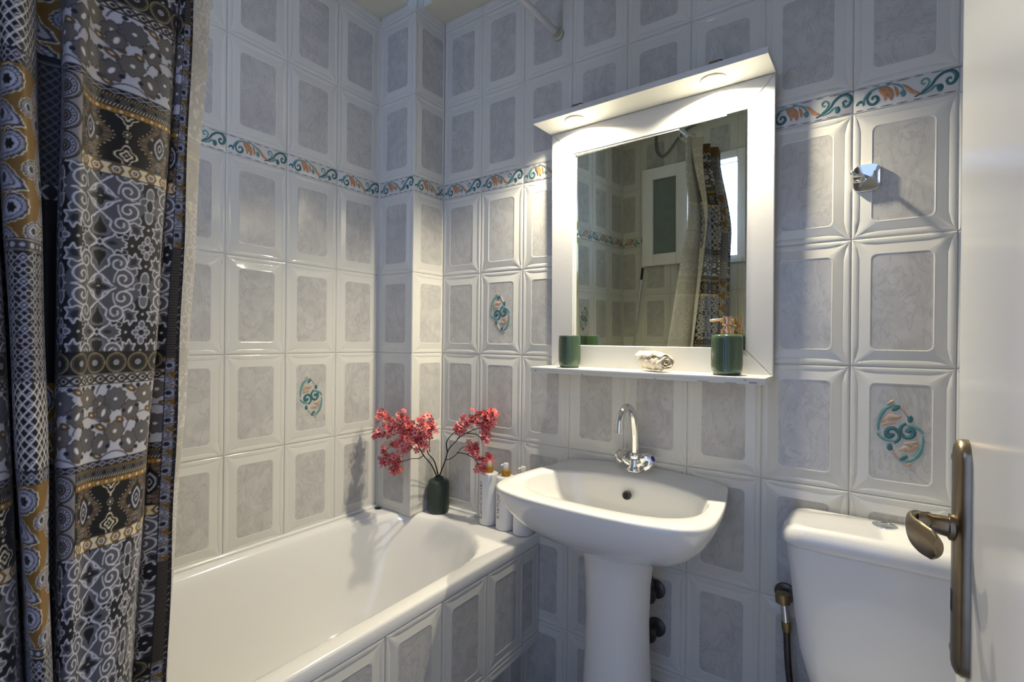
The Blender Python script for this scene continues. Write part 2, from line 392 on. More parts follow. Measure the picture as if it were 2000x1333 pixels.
def tile_wall(parent, origin, ux, normal, length, zlo, zhi, medals=(), holes=(), flipped=False, min_z=None):
    """rows of tiles from the origin along ux; the tile face lies in the plane through origin with this normal.
    flipped: columns are counted along ux but the tiles' own x runs the other way (viewed from the room)"""
    ux = Vector(ux); n = Vector(normal); uz = Vector((0, 0, 1)); o = Vector(origin)
    rows = []
    z = ZB; r = 1
    while z > zlo+.004:
        rows.append((r, z-TH, z, 'tile')); z -= TH; r += 1
    z = ZB+BH; r = -1
    while z < zhi-.004:
        rows.append((r, z, z+TH, 'tile')); z += TH; r -= 1
    rows.append((0, ZB, ZB+BH, 'border'))
    nc = math.ceil((length-.004)/TW)
    for c in range(nc):
        s0, s1 = c*TW, min(length, (c+1)*TW)
        for (r, z0, z1, kind) in rows:
            a0, a1 = max(z0, zlo), min(z1, zhi)
            if a1-a0 < .006: continue
            mids = (s0+s1)/2; pieces = [(s0, s1, a0, a1)]
            for (h0, h1, g0, g1) in holes:
                new = []
                for (p0, p1, q0, q1) in pieces:
                    if p1 <= h0+.004 or p0 >= h1-.004 or q1 <= g0+.004 or q0 >= g1-.004: new.append((p0, p1, q0, q1)); continue
                    if p0 < h0-.006: new.append((p0, h0, q0, q1))
                    if p1 > h1+.006: new.append((h1, p1, q0, q1))
                    m0, m1 = max(p0, h0), min(p1, h1)
                    if q0 < g0-.006: new.append((m0, m1, q0, g0))
                    if q1 > g1+.006: new.append((m0, m1, g1, q1))
                pieces = new
            for (p0, p1, q0, q1) in pieces:
                if kind == 'border':
                    me = border_mesh(0, p1-p0); nm = 'border_tile'
                elif flipped:
                    me = tile_mesh(TW-(p1-c*TW), TW-(p0-c*TW), q0-z0, q1-z0); nm = 'wall_tile'
                else:
                    me = tile_mesh(p0-c*TW, p1-c*TW, q0-z0, q1-z0); nm = 'wall_tile'
                ob = bpy.data.objects.new(nm, me)
                tx = -ux if flipped else ux
                pos = o + ux*(p1 if flipped else p0) + uz*(q0-o.z)
                tilt = Matrix.Rotation(rng.normal(0, .0016), 4, 'Y') @ Matrix.Rotation(rng.normal(0, .0016), 4, 'X')
                ob.matrix_world = Matrix(((tx.x, uz.x, n.x, pos.x), (tx.y, uz.y, n.y, pos.y), (tx.z, uz.z, n.z, pos.z), (0, 0, 0, 1))) @ tilt
                link(ob, parent)
                if kind == 'border' and q1-q0 > .05 and p1-p0 > .05:
                    rl = bpy.data.objects.new('scroll_relief', clip_relief(p1-p0)); link(rl, ob)
                if kind == 'tile' and (c, r) in medals:
                    rl = bpy.data.objects.new('medallion_relief', MEDAL_R); link(rl, ob)
                    ob['label'] = 'wall tile with a teal and orange scroll medallion'

# ------------------------------------------------------------------ room shell
XL, XR, YF, ZC = -0.2, 1.90, -1.627, 2.561
PX, PY = 0.0, -0.1671               # outer corner of the boxed pillar
G = .0024                           # grout lies this deep
def wall(name, boxes):
    bm = bmesh.new()
    for a, b in boxes: add_box(bm, a, b)
    return tag(bm_obj(name, bm, M_GROUT, smooth=False), kind='structure')
wb = wall('wall_back', [((XL-.1, G, 0), (XR+.1, .1, ZC+.15))])
wl = wall('wall_left', [((XL-.1, YF-.1, 0), (XL-G, 0, ZC+.15))])
wp = wall('wall_pillar', [((XL, PY+G, .56), (PX-G, 0, ZC+.15))])
WIN = (0.44, 0.695, 1.70, 2.29); DR = (0.95, 1.56, 2.04)
wf = wall('wall_front', [((XL-.1, YF-.12, 0), (WIN[0], YF-G, ZC)), ((WIN[0], YF-.12, 0), (WIN[1], YF-G, WIN[2])), ((WIN[0], YF-.12, WIN[3]), (WIN[1], YF-G, ZC)),
                         ((WIN[1], YF-.12, 0), (DR[0], YF-G, ZC)), ((DR[0], YF-.12, DR[2]), (DR[1], YF-G, ZC)), ((DR[1], YF-.12, 0), (XR+.1, YF-G, ZC))])
DX, DY = -.05, -1.035              # boxed duct added at the bath's unseen end to set the mirrored corner
wd_ = wall('wall_added_duct', [((XL, YF-G, .56), (DX-G, DY-G, ZC))])
wr = tag(box('wall_right', (XR, YF-.1, 0), (XR+.1, .1, ZC+.15), M_PLAST), kind='structure')
fl = tag(box('floor', (XL-.1, YF-1.2, -.08), (XR+.1, .1, 0), M_FLOOR), kind='structure')
# ceiling with a small open notch round the pillar's outer corner
bm = bmesh.new()
nx0, nx1, ny0, ny1 = PX-.045, PX+.05, PY-.05, PY+.045
for a, b in [((XL-.1, YF-.12, ZC), (nx0, .1, ZC+.06)), ((nx1, YF-.12, ZC), (XR+.1, .1, ZC+.06)), ((nx0, YF-.12, ZC), (nx1, ny0, ZC+.06)), ((nx0, ny1, ZC), (nx1, .1, ZC+.06)),
             ((nx0-.02, ny0-.02, ZC+.13), (nx1+.02, ny1+.02, ZC+.16))]: add_box(bm, a, b)
tag(bm_obj('ceiling', bm, M_CEIL, smooth=False), kind='structure')

tile_wall(wb, (PX, 0, 0), (1, 0, 0), (0, -1, 0), XR-PX, 0.0, ZC, medals={(1, 2), (7, 3)})
tile_wall(wl, (XL, PY, 0), (0, -1, 0), (1, 0, 0), PY-DY, .56, ZC, medals={(1, 3)}, flipped=True)
tile_wall(wd_, (DX, DY, 0), (0, -1, 0), (1, 0, 0), DY-YF, .56, ZC, medals={(0, 2)}, flipped=True)
tile_wall(wd_, (XL, DY, 0), (1, 0, 0), (0, 1, 0), DX-XL, .56, ZC)
tile_wall(wp, (XL, PY, 0), (1, 0, 0), (0, -1, 0), PX-XL, .56, ZC+.13)
tile_wall(wp, (PX, PY, 0), (0, 1, 0), (1, 0, 0), -PY, .56, ZC+.13)
tile_wall(wf, (DR[0]-.07, YF, 0), (-1, 0, 0), (0, 1, 0), DR[0]-.07-DX, .56, ZC, holes=[(DR[0]-.07-WIN[1]-.03, DR[0]-.07-WIN[0]+.03, WIN[2]-.03, WIN[3]+.03)])
# white bead of sealant where the bath meets the walls
def bead(name, a, b, mtl=None):
    return tag(tube(name, [a, b], .006 if mtl is None else .0035, mtl or M_ENAM, n=8), kind='structure')
bead('trim_1', (XL+.002, PY, .566), (XL+.002, DY, .566)); bead('trim_2', (PX, -.002, .566), (.48, -.002, .566))
bead('trim_7', (XL+.001, PY-.001, .57), (XL+.001, PY-.001, ZC-.01), M_GROUT); bead('trim_3', (PX-.002, -.003, .57), (PX-.002, -.003, ZC-.01), M_GROUT)

# door frame trim round the doorway
bm = bmesh.new()
for a, b in [((DR[0]-.07, YF-.13, 0), (DR[0], YF+.012, DR[2]+.07)), ((DR[1], YF-.13, 0), (DR[1]+.07, YF+.012, DR[2]+.07)), ((DR[0], YF-.13, DR[2]), (DR[1], YF+.012, DR[2]+.07))]: add_box(bm, a, b, .004)
tag(bm_obj('trim_4', bm, M_DOOR), kind='structure')

# ------------------------------------------------------------------ window in the front wall, sash swung open beside it
w1 = tag(empty('window_1', ((WIN[0]+WIN[1])/2, YF, WIN[2])), kind='structure')
def rail_frame(name, x0, x1, z0, z1, y0, y1, wd, mats, parent, mtx=None):
    bm = bmesh.new()
    for a, b in [((x0, y0, z0), (x0+wd, y1, z1)), ((x1-wd, y0, z0), (x1, y1, z1)), ((x0+wd, y0, z0), (x1-wd, y1, z0+wd)), ((x0+wd, y0, z1-wd), (x1-wd, y1, z1))]: add_box(bm, a, b, .003, mtx)
    return bm_obj(name, bm, mats, parent)
def keep(o, parent):
    o.parent = parent; o.matrix_parent_inverse = Matrix.Translation(-Vector(parent.location)); return o
keep(rail_frame('window_frame', WIN[0]-.03, WIN[1]+.03, WIN[2]-.03, WIN[3]+.03, YF-.06, YF+.012, .045, M_DOOR, None), w1)
sash = keep(rail_frame('window_sash', .110, .406, WIN[2]-.010, WIN[3]+.015, YF+.02, YF+.05, .072, M_DOOR, None), w1)
pn = box('pane', (.178, YF+.03, WIN[2]+.055), (.338, YF+.036, WIN[3]-.05), M_FROST); pn.parent = sash
keep(box('window_sill', (WIN[0]-.02, YF-.10, WIN[2]-.03), (WIN[1]+.02, YF+.03, WIN[2]-.005), M_DOOR, None, .003), w1)

# ------------------------------------------------------------------ bathtub
bt = empty('bathtub', (.14, -.8, 0)); tag(bt, 'white enamelled bathtub along the tiled left wall behind the patterned curtain', 'bathtub')
bx0, bx1, by0, by1, bz = XL, .487, YF, 0.0, .562
ocx, ocy, ohx, ohy = (bx0+bx1)/2, (by0+by1)/2, (bx1-bx0)/2, (by1-by0)/2
icx, icy = .135, -.803
L = [rrect(ocx, ocy, ohx-.001, ohy-.001, .004, bz-.036), rrect(ocx, ocy, ohx, ohy, .004, bz-.030), rrect(ocx, ocy, ohx, ohy, .004, bz-.008), rrect(ocx, ocy, ohx-.0022, ohy-.0022, .004, bz-.002),
     rrect(ocx, ocy, ohx-.0065, ohy-.0065, .006, bz+.0004),
     rrect(icx, icy, .309, .706, (.295, .27), bz), rrect(icx, icy, .300, .697, (.29, .265), bz-.003), rrect(icx, icy, .293, .688, (.285, .26), bz-.013),
     rrect(icx, icy, .287, .678, (.28, .255), bz-.035), rrect(icx, icy-.01, .272, .645, (.25, .245), bz-.13), rrect(icx, icy-.02, .253, .60, (.22, .235), bz-.25),
     rrect(icx, icy-.03, .235, .555, (.2, .22), bz-.33), rrect(icx, icy-.03, .205, .51, (.18, .2), bz-.375), rrect(icx, icy-.03, .14, .42, (.13, .2), bz-.392)]
for i, l in enumerate(L): L[i] = [(x-.14, y+.8, z) for x, y, z in l]
loft('tub_shell', L, M_ENAM, bt, cap1=True, sharp=60)
lathe('rim_plug', [(0.0, .0), (.0001, .0), (.012, .0), (.0135, .0012), (.010, .0022), (0.0, .0022)], M_BLACK, bt, 20, (-.172-.14+.0, -.182+.8, bz+.0005))
o = lathe('drain', [(.0, .0), (.02, .0), (.026, .003), (.02, .004), (0, .003)], M_CHROME, bt, 24, (0, .25, bz-.3915))
# tiled front panel, its foot recessed
bp_ = tag(box('trim_5', (.40, YF+.002, .177), (.485-.007+.003, -.002, bz-.036), M_GROUT), kind='structure')
bp_.name = 'trim_5'
for c in range(9):
    y1_ = -.1-TW*(c-1) if c else -.0005; y0_ = max(-.1-TW*c, YF+.002)
    wdt = y1_-y0_
    if wdt < .01: continue
    for (z0, z1, a, b_) in ((.2085, .524, 0, TH), (.177, .2085, TH-.0315, TH)):
        me = tile_mesh(TW-wdt if c == 0 else 0, TW if c == 0 else wdt, a, b_)
        ob = bpy.data.objects.new('wall_tile', me)
        pos = Vector((.4855, y0_, z0))
        ob.matrix_world = Matrix(((0, 0, 1, pos.x), (1, 0, 0, pos.y), (0, 1, 0, pos.z), (0, 0, 0, 1))); link(ob, bp_)
kp = tag(box('trim_6', (.30, YF+.002, 0), (.434, -.002, .177), M_GROUT), kind='structure')
for c in range(8):
    y1_ = -.1-TW*(c-1) if c else -.0005; y0_ = max(-.1-TW*c, YF+.002); wdt = y1_-y0_
    if wdt < .01: continue
    ob = bpy.data.objects.new('wall_tile', tile_mesh(TW-wdt if c == 0 else 0, TW if c == 0 else wdt, TH-.177, TH))
    ob.matrix_world = Matrix(((0, 0, 1, .441), (1, 0, 0, y0_), (0, 1, 0, 0), (0, 0, 0, 1))); link(ob, kp)

# ------------------------------------------------------------------ wash basin on its pedestal
SX = .860
ws = empty('washbasin', (SX, 0, 0)); tag(ws, 'white ceramic washbasin on a flared pedestal below the mirror', 'washbasin')
half = [(0, -.004), (.20, -.004), (.248, -.007), (.262, -.024), (.270, -.07), (.281, -.13), (.291, -.20), (.298, -.28), (.297, -.340), (.281, -.385), (.238, -.416), (.160, -.436), (.075, -.444), (0, -.446)]
ring = [(x, y) for x, y in half] + [(-x, y) for x, y in reversed(half[1:-1])]
ring = catmull([(x, y, 0) for x, y in ring+[ring[0]]], 8)[:-1]
def resample(P, n):
    P = P+[P[0]]; d = [0]
    for i in range(1, len(P)): d.append(d[-1]+(P[i]-P[i-1]).length)
    out = []; j = 0
    for i in range(n):
        t = d[-1]*i/n
        while d[j+1] < t: j += 1
        f = (t-d[j])/max(d[j+1]-d[j], 1e-9); out.append(P[j].lerp(P[j+1], f))
    return out
OUT = resample(ring, 120); C0 = Vector((0, -.19, 0))
def ell_on(cx, cy, rx, ry, p=2.0):
    out = []
    for q in OUT:
        a = math.atan2((q.y-C0.y)/.23, (q.x-C0.x)/.29); ca, sa = math.cos(a), math.sin(a)
        k = (abs(ca)**p+abs(sa)**p)**(-1/p); out.append(Vector((cx+rx*ca*k, cy+ry*sa*k, 0)))
    return out
PEDT = ell_on(0, -.175, .108, .085); INN = ell_on(0, -.231, .252, .146, 2.7)
def zback(p):                              # raised lip along the wall
    k = max(0.0, 1-max(0, -p.y-.004)/.10); return .024*k*max(0, math.cos(min(1, abs(p.x)/.29)*PI/2))**.7
def lp(A, B, t, z, lip=0.0): return [((a.lerp(b, t)).x, (a.lerp(b, t)).y, z+lip*zback(a.lerp(b, t))) for a, b in zip(A, B)]
def off(A, d, c=C0): return [c+(a-c)*d for a in A]
Ls = [lp(PEDT, PEDT, 0, .648), lp(PEDT, PEDT, 0, .664), lp(PEDT, OUT, .12, .672), lp(PEDT, OUT, .34, .688), lp(PEDT, OUT, .55, .709), lp(PEDT, OUT, .74, .740), lp(PEDT, OUT, .87, .772), lp(PEDT, OUT, .95, .802, .3),
      lp(PEDT, OUT, .99, .822, .6), lp(OUT, OUT, 0, .833, .95), lp(OUT, INN, .03, .8385, 1), lp(OUT, INN, .09, .8405, 1), lp(OUT, INN, .5, .8392, .8), lp(OUT, INN, .90, .8375, .6), lp(OUT, INN, .97, .8355, .4),
      lp(INN, INN, 0, .828), lp(off(INN, .972), INN, 0, .812), lp(off(INN, .93), INN, 0, .78), lp(off(INN, .84), INN, 0, .742), lp(off(INN, .68), INN, 0, .712), lp(off(INN, .45), INN, 0, .697), lp(off(INN, .12), INN, 0, .692)]
loft('basin', Ls, M_CERA, ws, cap1=True)
def ped(z, rx, ry, cy=-.175): return [(rx*math.cos(2*PI*j/48), max(cy+ry*math.sin(2*PI*j/48), -.12 if False else cy+ry*math.sin(2*PI*j/48)), z) for j in range(48)]
loft('pedestal', [ped(0, .128, .105), ped(.03, .125, .10), ped(.12, .113, .09), ped(.25, .100, .084), ped(.38, .0925, .080), ped(.47, .090, .078), ped(.57, .0935, .080), ped(.63, .100, .083), ped(.672, .108, .086)], M_CERA, ws)
def disc_obj(name, loc, nrm, prof, mtl, parent, n=28):
    o = lathe(name, prof, mtl, parent, n); q = Vector(nrm).to_track_quat('Z', 'Y'); o.rotation_mode = 'QUATERNION'; o.rotation_quaternion = q; o.location = loc; return o
disc_obj('overflow_ring', (-.003, -.108, .793), (0, -1, .30), [(.0, -.001), (.0001, -.001), (.0075, -.001), (.0085, .003), (.0125, .004), (.0135, .001), (.0135, -.004)], M_DMETAL, ws)
disc_obj('overflow_hole', (-.003, -.1095, .7932), (0, -1, .30), [(.0, .0005), (.0083, .0005), (.0083, -.002)], M_BLACK, ws)
disc_obj('waste_plug', (0, -.225, .6925), (0, 0, 1), [(.024, 0), (.024, .003), (.017, .004), (.0, .002)], M_CHROME, ws)

# mixer tap
tp = empty('basin_tap', (.858, -.048, .8592)); tag(tp, 'chrome basin tap with swan neck spout and two triangular knobs on the washbasin', 'tap')
lathe('tap_body', [(.027, -.004), (.027, .003), (.022, .008), (.0195, .018), (.0195, .028), (.014, .036), (.0, .038)], M_CHROME, tp, 32)
lathe('spout_collar', [(.0135, .030), (.0168, .034), (.0168, .046), (.0145, .050), (.0120, .051)], M_CHROME, tp, 24)
sp = catmull([(0, 0, .044), (0, -.001, .08), (0, -.006, .125), (0, -.020, .165), (0, -.045, .190), (0, -.075, .196), (0, -.102, .184), (0, -.117, .162), (0, -.121, .147)], 6)
tube('spout', sp, .0112, M_CHROME, tp, 16)
tube('aerator', [(0, -.1205, .151), (0, -.1215, .139), (0, -.1220, .128)], [.0136, .0136, .0128], M_CHROME, tp, 18)
for s in (-1, 1):
    ax = Vector((s*.80, -.12, .42)).normalized()
    tube('knob_neck', [ax*.004+Vector((0, 0, .010)), ax*.036+Vector((0, 0, .010))], [.0150, .0125], M_CHROME, tp, 16)
    loops = []
    q = ax.to_track_quat('Z', 'Y')
    for z, r, tri in ((.032, .012, .0), (.035, .0215, .5), (.039, .0262, .75), (.052, .0235, .8), (.064, .0170, .7), (.0675, .012, .5)):
        lpn = []
        for j in range(36):
            a = 2*PI*j/36; k = 1+tri*.30*math.cos(3*a); lpn.append(q @ Vector((r*k*math.cos(a), r*k*math.sin(a), z))+Vector((0, 0, .010)))
        loops.append(lpn)
    kb = loft('knob', loops, M_CHROME, tp, cap0=True, cap1=True, sharp=45)
    if s == 1:
        dd = lathe('cold_marker', [(.0085, .0), (.0085, .0012), (.006, .0018), (0, .002)], M_BLUE, kb, 18); dd.rotation_mode = 'QUATERNION'; dd.rotation_quaternion = q; dd.location = ax*.0675+Vector((0, 0, .010))
        tag(dd, 'dark blue cold water marker')

# angle valves behind the pedestal, toilet valve with hose
def wall_valve(x, z, label, hose=None):
    e = empty('angle_valve', (x, 0, z)); tag(e, label, 'valve', 'angle valves beside the pedestal')
    disc_obj('escutcheon', (0, -.002, 0), (0, -1, 0), [(.029, -.001), (.0285, .003), (.020, .006), (.012, .0075), (.0, .0075)], M_DMETAL, e)
    tube('valve_body', [(0, -.006, 0), (0, -.055, 0)], .0105, M_DMETAL, e, 16)
    disc_obj('valve_knob', (0, -.05, 0), (0, -1, 0), [(.013, 0), (.019, .003), (.020, .014), (.016, .02), (.0, .021)], M_DMETAL, e)
    if hose: tube('supply_hose', catmull(hose, 6), .0055, M_DMETAL, e, 10)
    return e
wall_valve(.912, .488, 'dark metal angle valve with a thin hose rising behind the pedestal', [(0, -.030, .008), (-.006, -.032, .05), (-.014, -.045, .10), (-.02, -.06, .15)])
wall_valve(.914, .372, 'lower dark metal angle valve low on the wall beside the pedestal')
tv = empty('toilet_valve', (1.262, -.0, .575)); tag(tv, 'aged brass stop valve and dark hose beside the toilet cistern', 'valve')
disc_obj('escutcheon', (0, -.002, .008), (0, -1, 0), [(.026, -.001), (.025, .004), (.016, .007), (.0, .008)], M_DMETAL, tv)
tube('valve_body', [(0, -.004, .004), (0, -.045, .004)], .012, M_BRASS, tv, 16)
lathe('valve_knob', [(.010, -.004), (.017, .0), (.0185, .012), (.017, .024), (.0, .027)], M_BRASS, tv, 20, (0, -.046, 0)).rotation_euler = (0, 0, 0)
tube('valve_outlet', [(.003, -.046, .0), (.006, -.047, -.028), (.008, -.048, -.05)], [.0085, .0095, .0105], M_CHROME, tv, 14)
tube('hose_nut', [(.008, -.048, -.046), (.009, -.049, -.062), (.0095, -.049, -.070)], [.0125, .0125, .0105], M_BRASS, tv, 6)
tube('hose', catmull([(.0095, -.049, -.066), (.012, -.050, -.12), (.018, -.052, -.19), (.032, -.056, -.27), (.060, -.06, -.36), (.10, -.055, -.42)], 6), .0082, M_DMETAL, tv, 12)

# ------------------------------------------------------------------ toilet
tx = 1.4735
to = empty('toilet', (tx, 0, 0)); tag(to, 'white close coupled toilet with rounded cistern beside the door', 'toilet')
def tl(hx, y0, y1, r, z): return rrect(0, (y0+y1)/2, hx, (y1-y0)/2, r, z, 8, 6)
loft('cistern', [tl(.130, -.135, -.02, .045, .40), tl(.142, -.147, -.018, .045, .42), tl(.152, -.156, -.016, .045, .455), tl(.168, -.162, -.014, .045, .52), tl(.178, -.166, -.013, .045, .60), tl(.187, -.170, -.012, .045, .69), tl(.196, -.173, -.012, .045, .765), tl(.196, -.173, -.012, .045, .772)], M_CERA, to, cap0=True, cap1=True, sharp=60)
def dome(h): return lambda x, y: h-.012*((x)/.2)**2-.022*((y+.09)/.09)**2
loft('cistern_lid', [tl(.194, -.172, -.011, .045, .7735), tl(.203, -.181, -.008, .05, .7745), tl(.2055, -.1835, -.007, .052, .780), tl(.2055, -.1835, -.007, .052, .798), tl(.201, -.179, -.009, .05, .812), tl(.190, -.170, -.013, .046, .822), tl(.170, -.155, -.022, .042, dome(.836)), tl(.12, -.125, -.045, .03, dome(.836)), tl(.05, -.10, -.075, .011, dome(.836))], M_CERA, to, cap0=True, cap1=True, sharp=60)
fb = lathe('flush_button', [(.024, -.004), (.024, .0015), (.022, .003), (.0195, .003), (.0185, .0018), (.0, .0030)], M_CHROME, to, 32, (-.003, -.090, .8352))
def bl(hx, y0, y1, z): return rrect(0, (y0+y1)/2, hx, (y1-y0)/2, (hx*.97, min(.2, (y1-y0)*.49)), z, 8, 6)
loft('bowl', [bl(.11, -.50, -.10, 0), bl(.105, -.49, -.10, .06), bl(.10, -.50, -.09, .18), bl(.14, -.60, -.07, .30), bl(.175, -.655, -.04, .37), bl(.18, -.66, -.02, .398), bl(.17, -.65, -.03, .402)], M_CERA, to, cap0=True, cap1=True, sharp=60)
loft('seat_lid', [bl(.178, -.655, -.195, .404), bl(.182, -.660, -.19, .410), bl(.182, -.660, -.19, .425), bl(.172, -.65, -.20, .434), bl(.10, -.58, -.28, .438)], M_CERA, to, cap0=True, cap1=True, sharp=60)

# ------------------------------------------------------------------ door, swung open into the room
d1 = tag(empty('door_1', (1.515, -.785, 0)), kind='structure')
dl = box('door_leaf', (0.0, -.815, .008), (.04, 0.0, 2.03), M_DOOR, d1, .002)
hp = empty('handle_set', (1.515, -.785, 0)); hp.parent = d1; hp.matrix_parent_inverse = Matrix.Translation((-1.515, .785, 0)); hp.name = 'handle_set'
# long back plate: lens-shaped section, rounded ends
zc_, hh_, hw_ = 1.040, .1165, .0235
loops = []
for x_, k_, ins in ((.0, 1, 0), (-.0055, 1, 0), (-.0085, .86, .0018), (-.0108, .50, .006), (-.0118, .16, .011)):
    l = rrect(-.0645, zc_, hw_*k_+.0, hh_-ins, (hw_*k_*.99, .019), 0, 6, 4); loops.append([(x_, a, b) for a, b, _ in l])
loft('back_plate', loops, M_BRONZE, hp, cap0=True, cap1=True, sharp=50)
hz = 1.068; hy = -.066
tube('handle_neck', [(-.009, hy, hz), (-.014, hy, hz), (-.015, hy, hz), (-.028, hy, hz+.001), (-.029, hy, hz+.001), (-.038, hy, hz+.001)], [.0130, .0130, .0100, .0090, .0105, .0095], M_BRONZE, hp, 20)
def paddle(P, wz, th):
    P = catmull(P, 6); loops = []; n = len(P)
    for i, p in enumerate(P):
        t = (P[min(i+1, n-1)]-P[max(i-1, 0)]).normalized(); sd = Vector((-t.y, t.x, 0)).normalized(); f = i/(n-1)
        j = f*(len(wz)-1); a = int(min(j, len(wz)-2)); w_ = wz[a]+(wz[a+1]-wz[a])*(j-a); h_ = th[a]+(th[a+1]-th[a])*(j-a)
        loops.append([p+sd*h_*math.cos(2*PI*q/20)+Vector((0, 0, w_*math.sin(2*PI*q/20))) for q in range(20)])
    return loops
loft('lever', paddle([(-.033, hy+.004, hz+.001), (-.039, hy+.002, hz+.001), (-.0435, hy-.008, hz), (-.0440, hy-.024, hz-.002), (-.039, hy-.042, hz-.003), (-.032, hy-.058, hz-.003), (-.028, hy-.068, hz-.002)], [.0085, .0100, .0120, .0140, .0152, .0145, .008], [.0080, .0070, .0052, .0042, .0040, .0042, .004]), M_BRONZE, hp, cap0=True, cap1=True, sharp=60)
box('keyhole', (-.0122, hy-.004+.0, .985), (-.0095, hy+.0035, 1.008), M_BLACK, hp, .001)
for z_ in (1.137, .945):
    o = disc_obj('plate_screw', (-.0108, hy+.008, z_), (-1, 0, 0), [(.0035, 0), (.0035, .0008), (.0, .0012)], M_BLACK, hp, 12)

# ------------------------------------------------------------------ mirror shelf unit (hangs a little askew)
ya, ti = math.radians(-1.2), math.radians(.8)
mn = Vector((math.sin(ya)*math.cos(ti), -math.cos(ya)*math.cos(ti), -math.sin(ti)))
mx_ = Vector((math.cos(ya), math.sin(ya), 0)); mz = (-mn).cross(mx_) if (-mn).cross(mx_).z < 0 else mn.cross(mx_)
mz = mz if mz.z > 0 else -mz
P0 = Vector((.537, -.0150, 1.16))
MM = Matrix(((mx_.x, -mn.x, mz.x, P0.x), (mx_.y, -mn.y, mz.y, P0.y), (mx_.z, -mn.z, mz.z, P0.z), (0, 0, 0, 1)))   # local: x along, -y out of the wall, z up
ms = empty('mirror_unit', mtx=MM); tag(ms, 'white wooden mirror unit with lit canopy and shelf on the tiled back wall', 'mirror')
FW, FH, FD = .694, .805, .0135
ix0, ix1, iz0, iz1 = .085, .620, .0755, .722
def prism(name, quad, y0, y1, parent, mats=M_PAINT, bev=.0015):
    bm = bmesh.new(); vs = [bm.verts.new((x, y0, z)) for x, z in quad]; vs2 = [bm.verts.new((x, y1, z)) for x, z in quad]; n = len(quad)
    bm.faces.new(vs); bm.faces.new(list(reversed(vs2)))
    for i in range(n): bm.faces.new((vs[i], vs2[i], vs2[(i+1) % n], vs[(i+1) % n]))
    bmesh.ops.bevel(bm, geom=bm.edges[:], offset=bev, segments=1, affect='EDGES')
    return bm_obj(name, bm, mats, parent, smooth=False)
g_ = .0004
prism('frame_rail', [(0+g_, FH), (FW-g_, FH), (ix1-g_, iz1), (ix0+g_, iz1)], 0, FD, ms)
prism('frame_rail', [(0+g_, .0), (ix0+g_, iz0), (ix1-g_, iz0), (FW-g_, .0)], 0, FD, ms)
prism('frame_stile', [(0, 0+g_), (0, FH-g_), (ix0, iz1-g_), (ix0, iz0+g_)], 0, FD, ms)
prism('frame_stile', [(FW, 0+g_), (ix1, iz0+g_), (ix1, iz1-g_), (FW, FH-g_)], 0, FD, ms)
# glass, sitting turned in its rebate, with a thin beading
gr = math.radians(-1.3)
gl = box('mirror_glass', (0, 0, iz0-.006), (ix1-ix0+.012, .002, iz1+.006), M_GLASS, ms); gl.location = (ix0-.006, .0112, 0); gl.rotation_euler = (math.radians(.0), 0, gr)
prism('glass_bead', [(ix0+.0002, iz0), (ix0+.0002, iz1), (ix0+.004, iz1-.004), (ix0+.004, iz0)], .004, .0110, ms, bev=.0005)
prism('glass_bead', [(ix0+.0002, iz1-.0002), (ix1-.0002, iz1-.0002), (ix1-.0002, iz1-.005), (ix0+.004, iz1-.005)], .003, .0095, ms, bev=.0005)
# shelf and canopy boards
sh = box('shelf_board', (-.012, -.112, -.0140), (FW+.001, -.0006, .0035), M_PAINT, ms, .0015)
for (a, b, z_, l_) in ((.006, .012, -.002, .004), (.18, .186, -.0065, .002), (.41, .417, -.0065, .002), (.53, .56, -.0065, .0015), (.645, .652, .003, .0025), (.658, .676, -.0035, .003), (.60, .628, -.0068, .0015)):
    bm = bmesh.new(); add_box(bm, (a, -.1126, z_-.006-l_/2), (b, -.1118, z_-.006+l_/2)); bm_obj('paint_chip', bm, M_WEAR, sh, smooth=False)
LAMPS = [(.124, -.058), (.552, -.058)]
bm = bmesh.new()                           # canopy board with round cut-outs for the recessed lamps
def _loop(pts):
    vs = [bm.verts.new((x, y, FH+.0006)) for x, y in pts]; return [bm.edges.new((vs[i], vs[(i+1) % len(vs)])) for i in range(len(vs))]
ed_ = _loop([(-.004, -.112), (FW+.001, -.112), (FW+.001, FD), (-.004, FD)])
for lx, ly in LAMPS: ed_ += _loop([(lx+.0262*math.cos(2*PI*k/40), ly+.0262*math.sin(2*PI*k/40)) for k in range(40)])
bmesh.ops.triangle_fill(bm, use_beauty=True, use_dissolve=False, edges=ed_)
ex_ = bmesh.ops.extrude_face_region(bm, geom=bm.faces[:])
for v in [q for q in ex_['geom'] if isinstance(q, bmesh.types.BMVert)]: v.co.z += .0164
cb = bm_obj('canopy_board', bm, M_PAINT, ms, smooth=False)
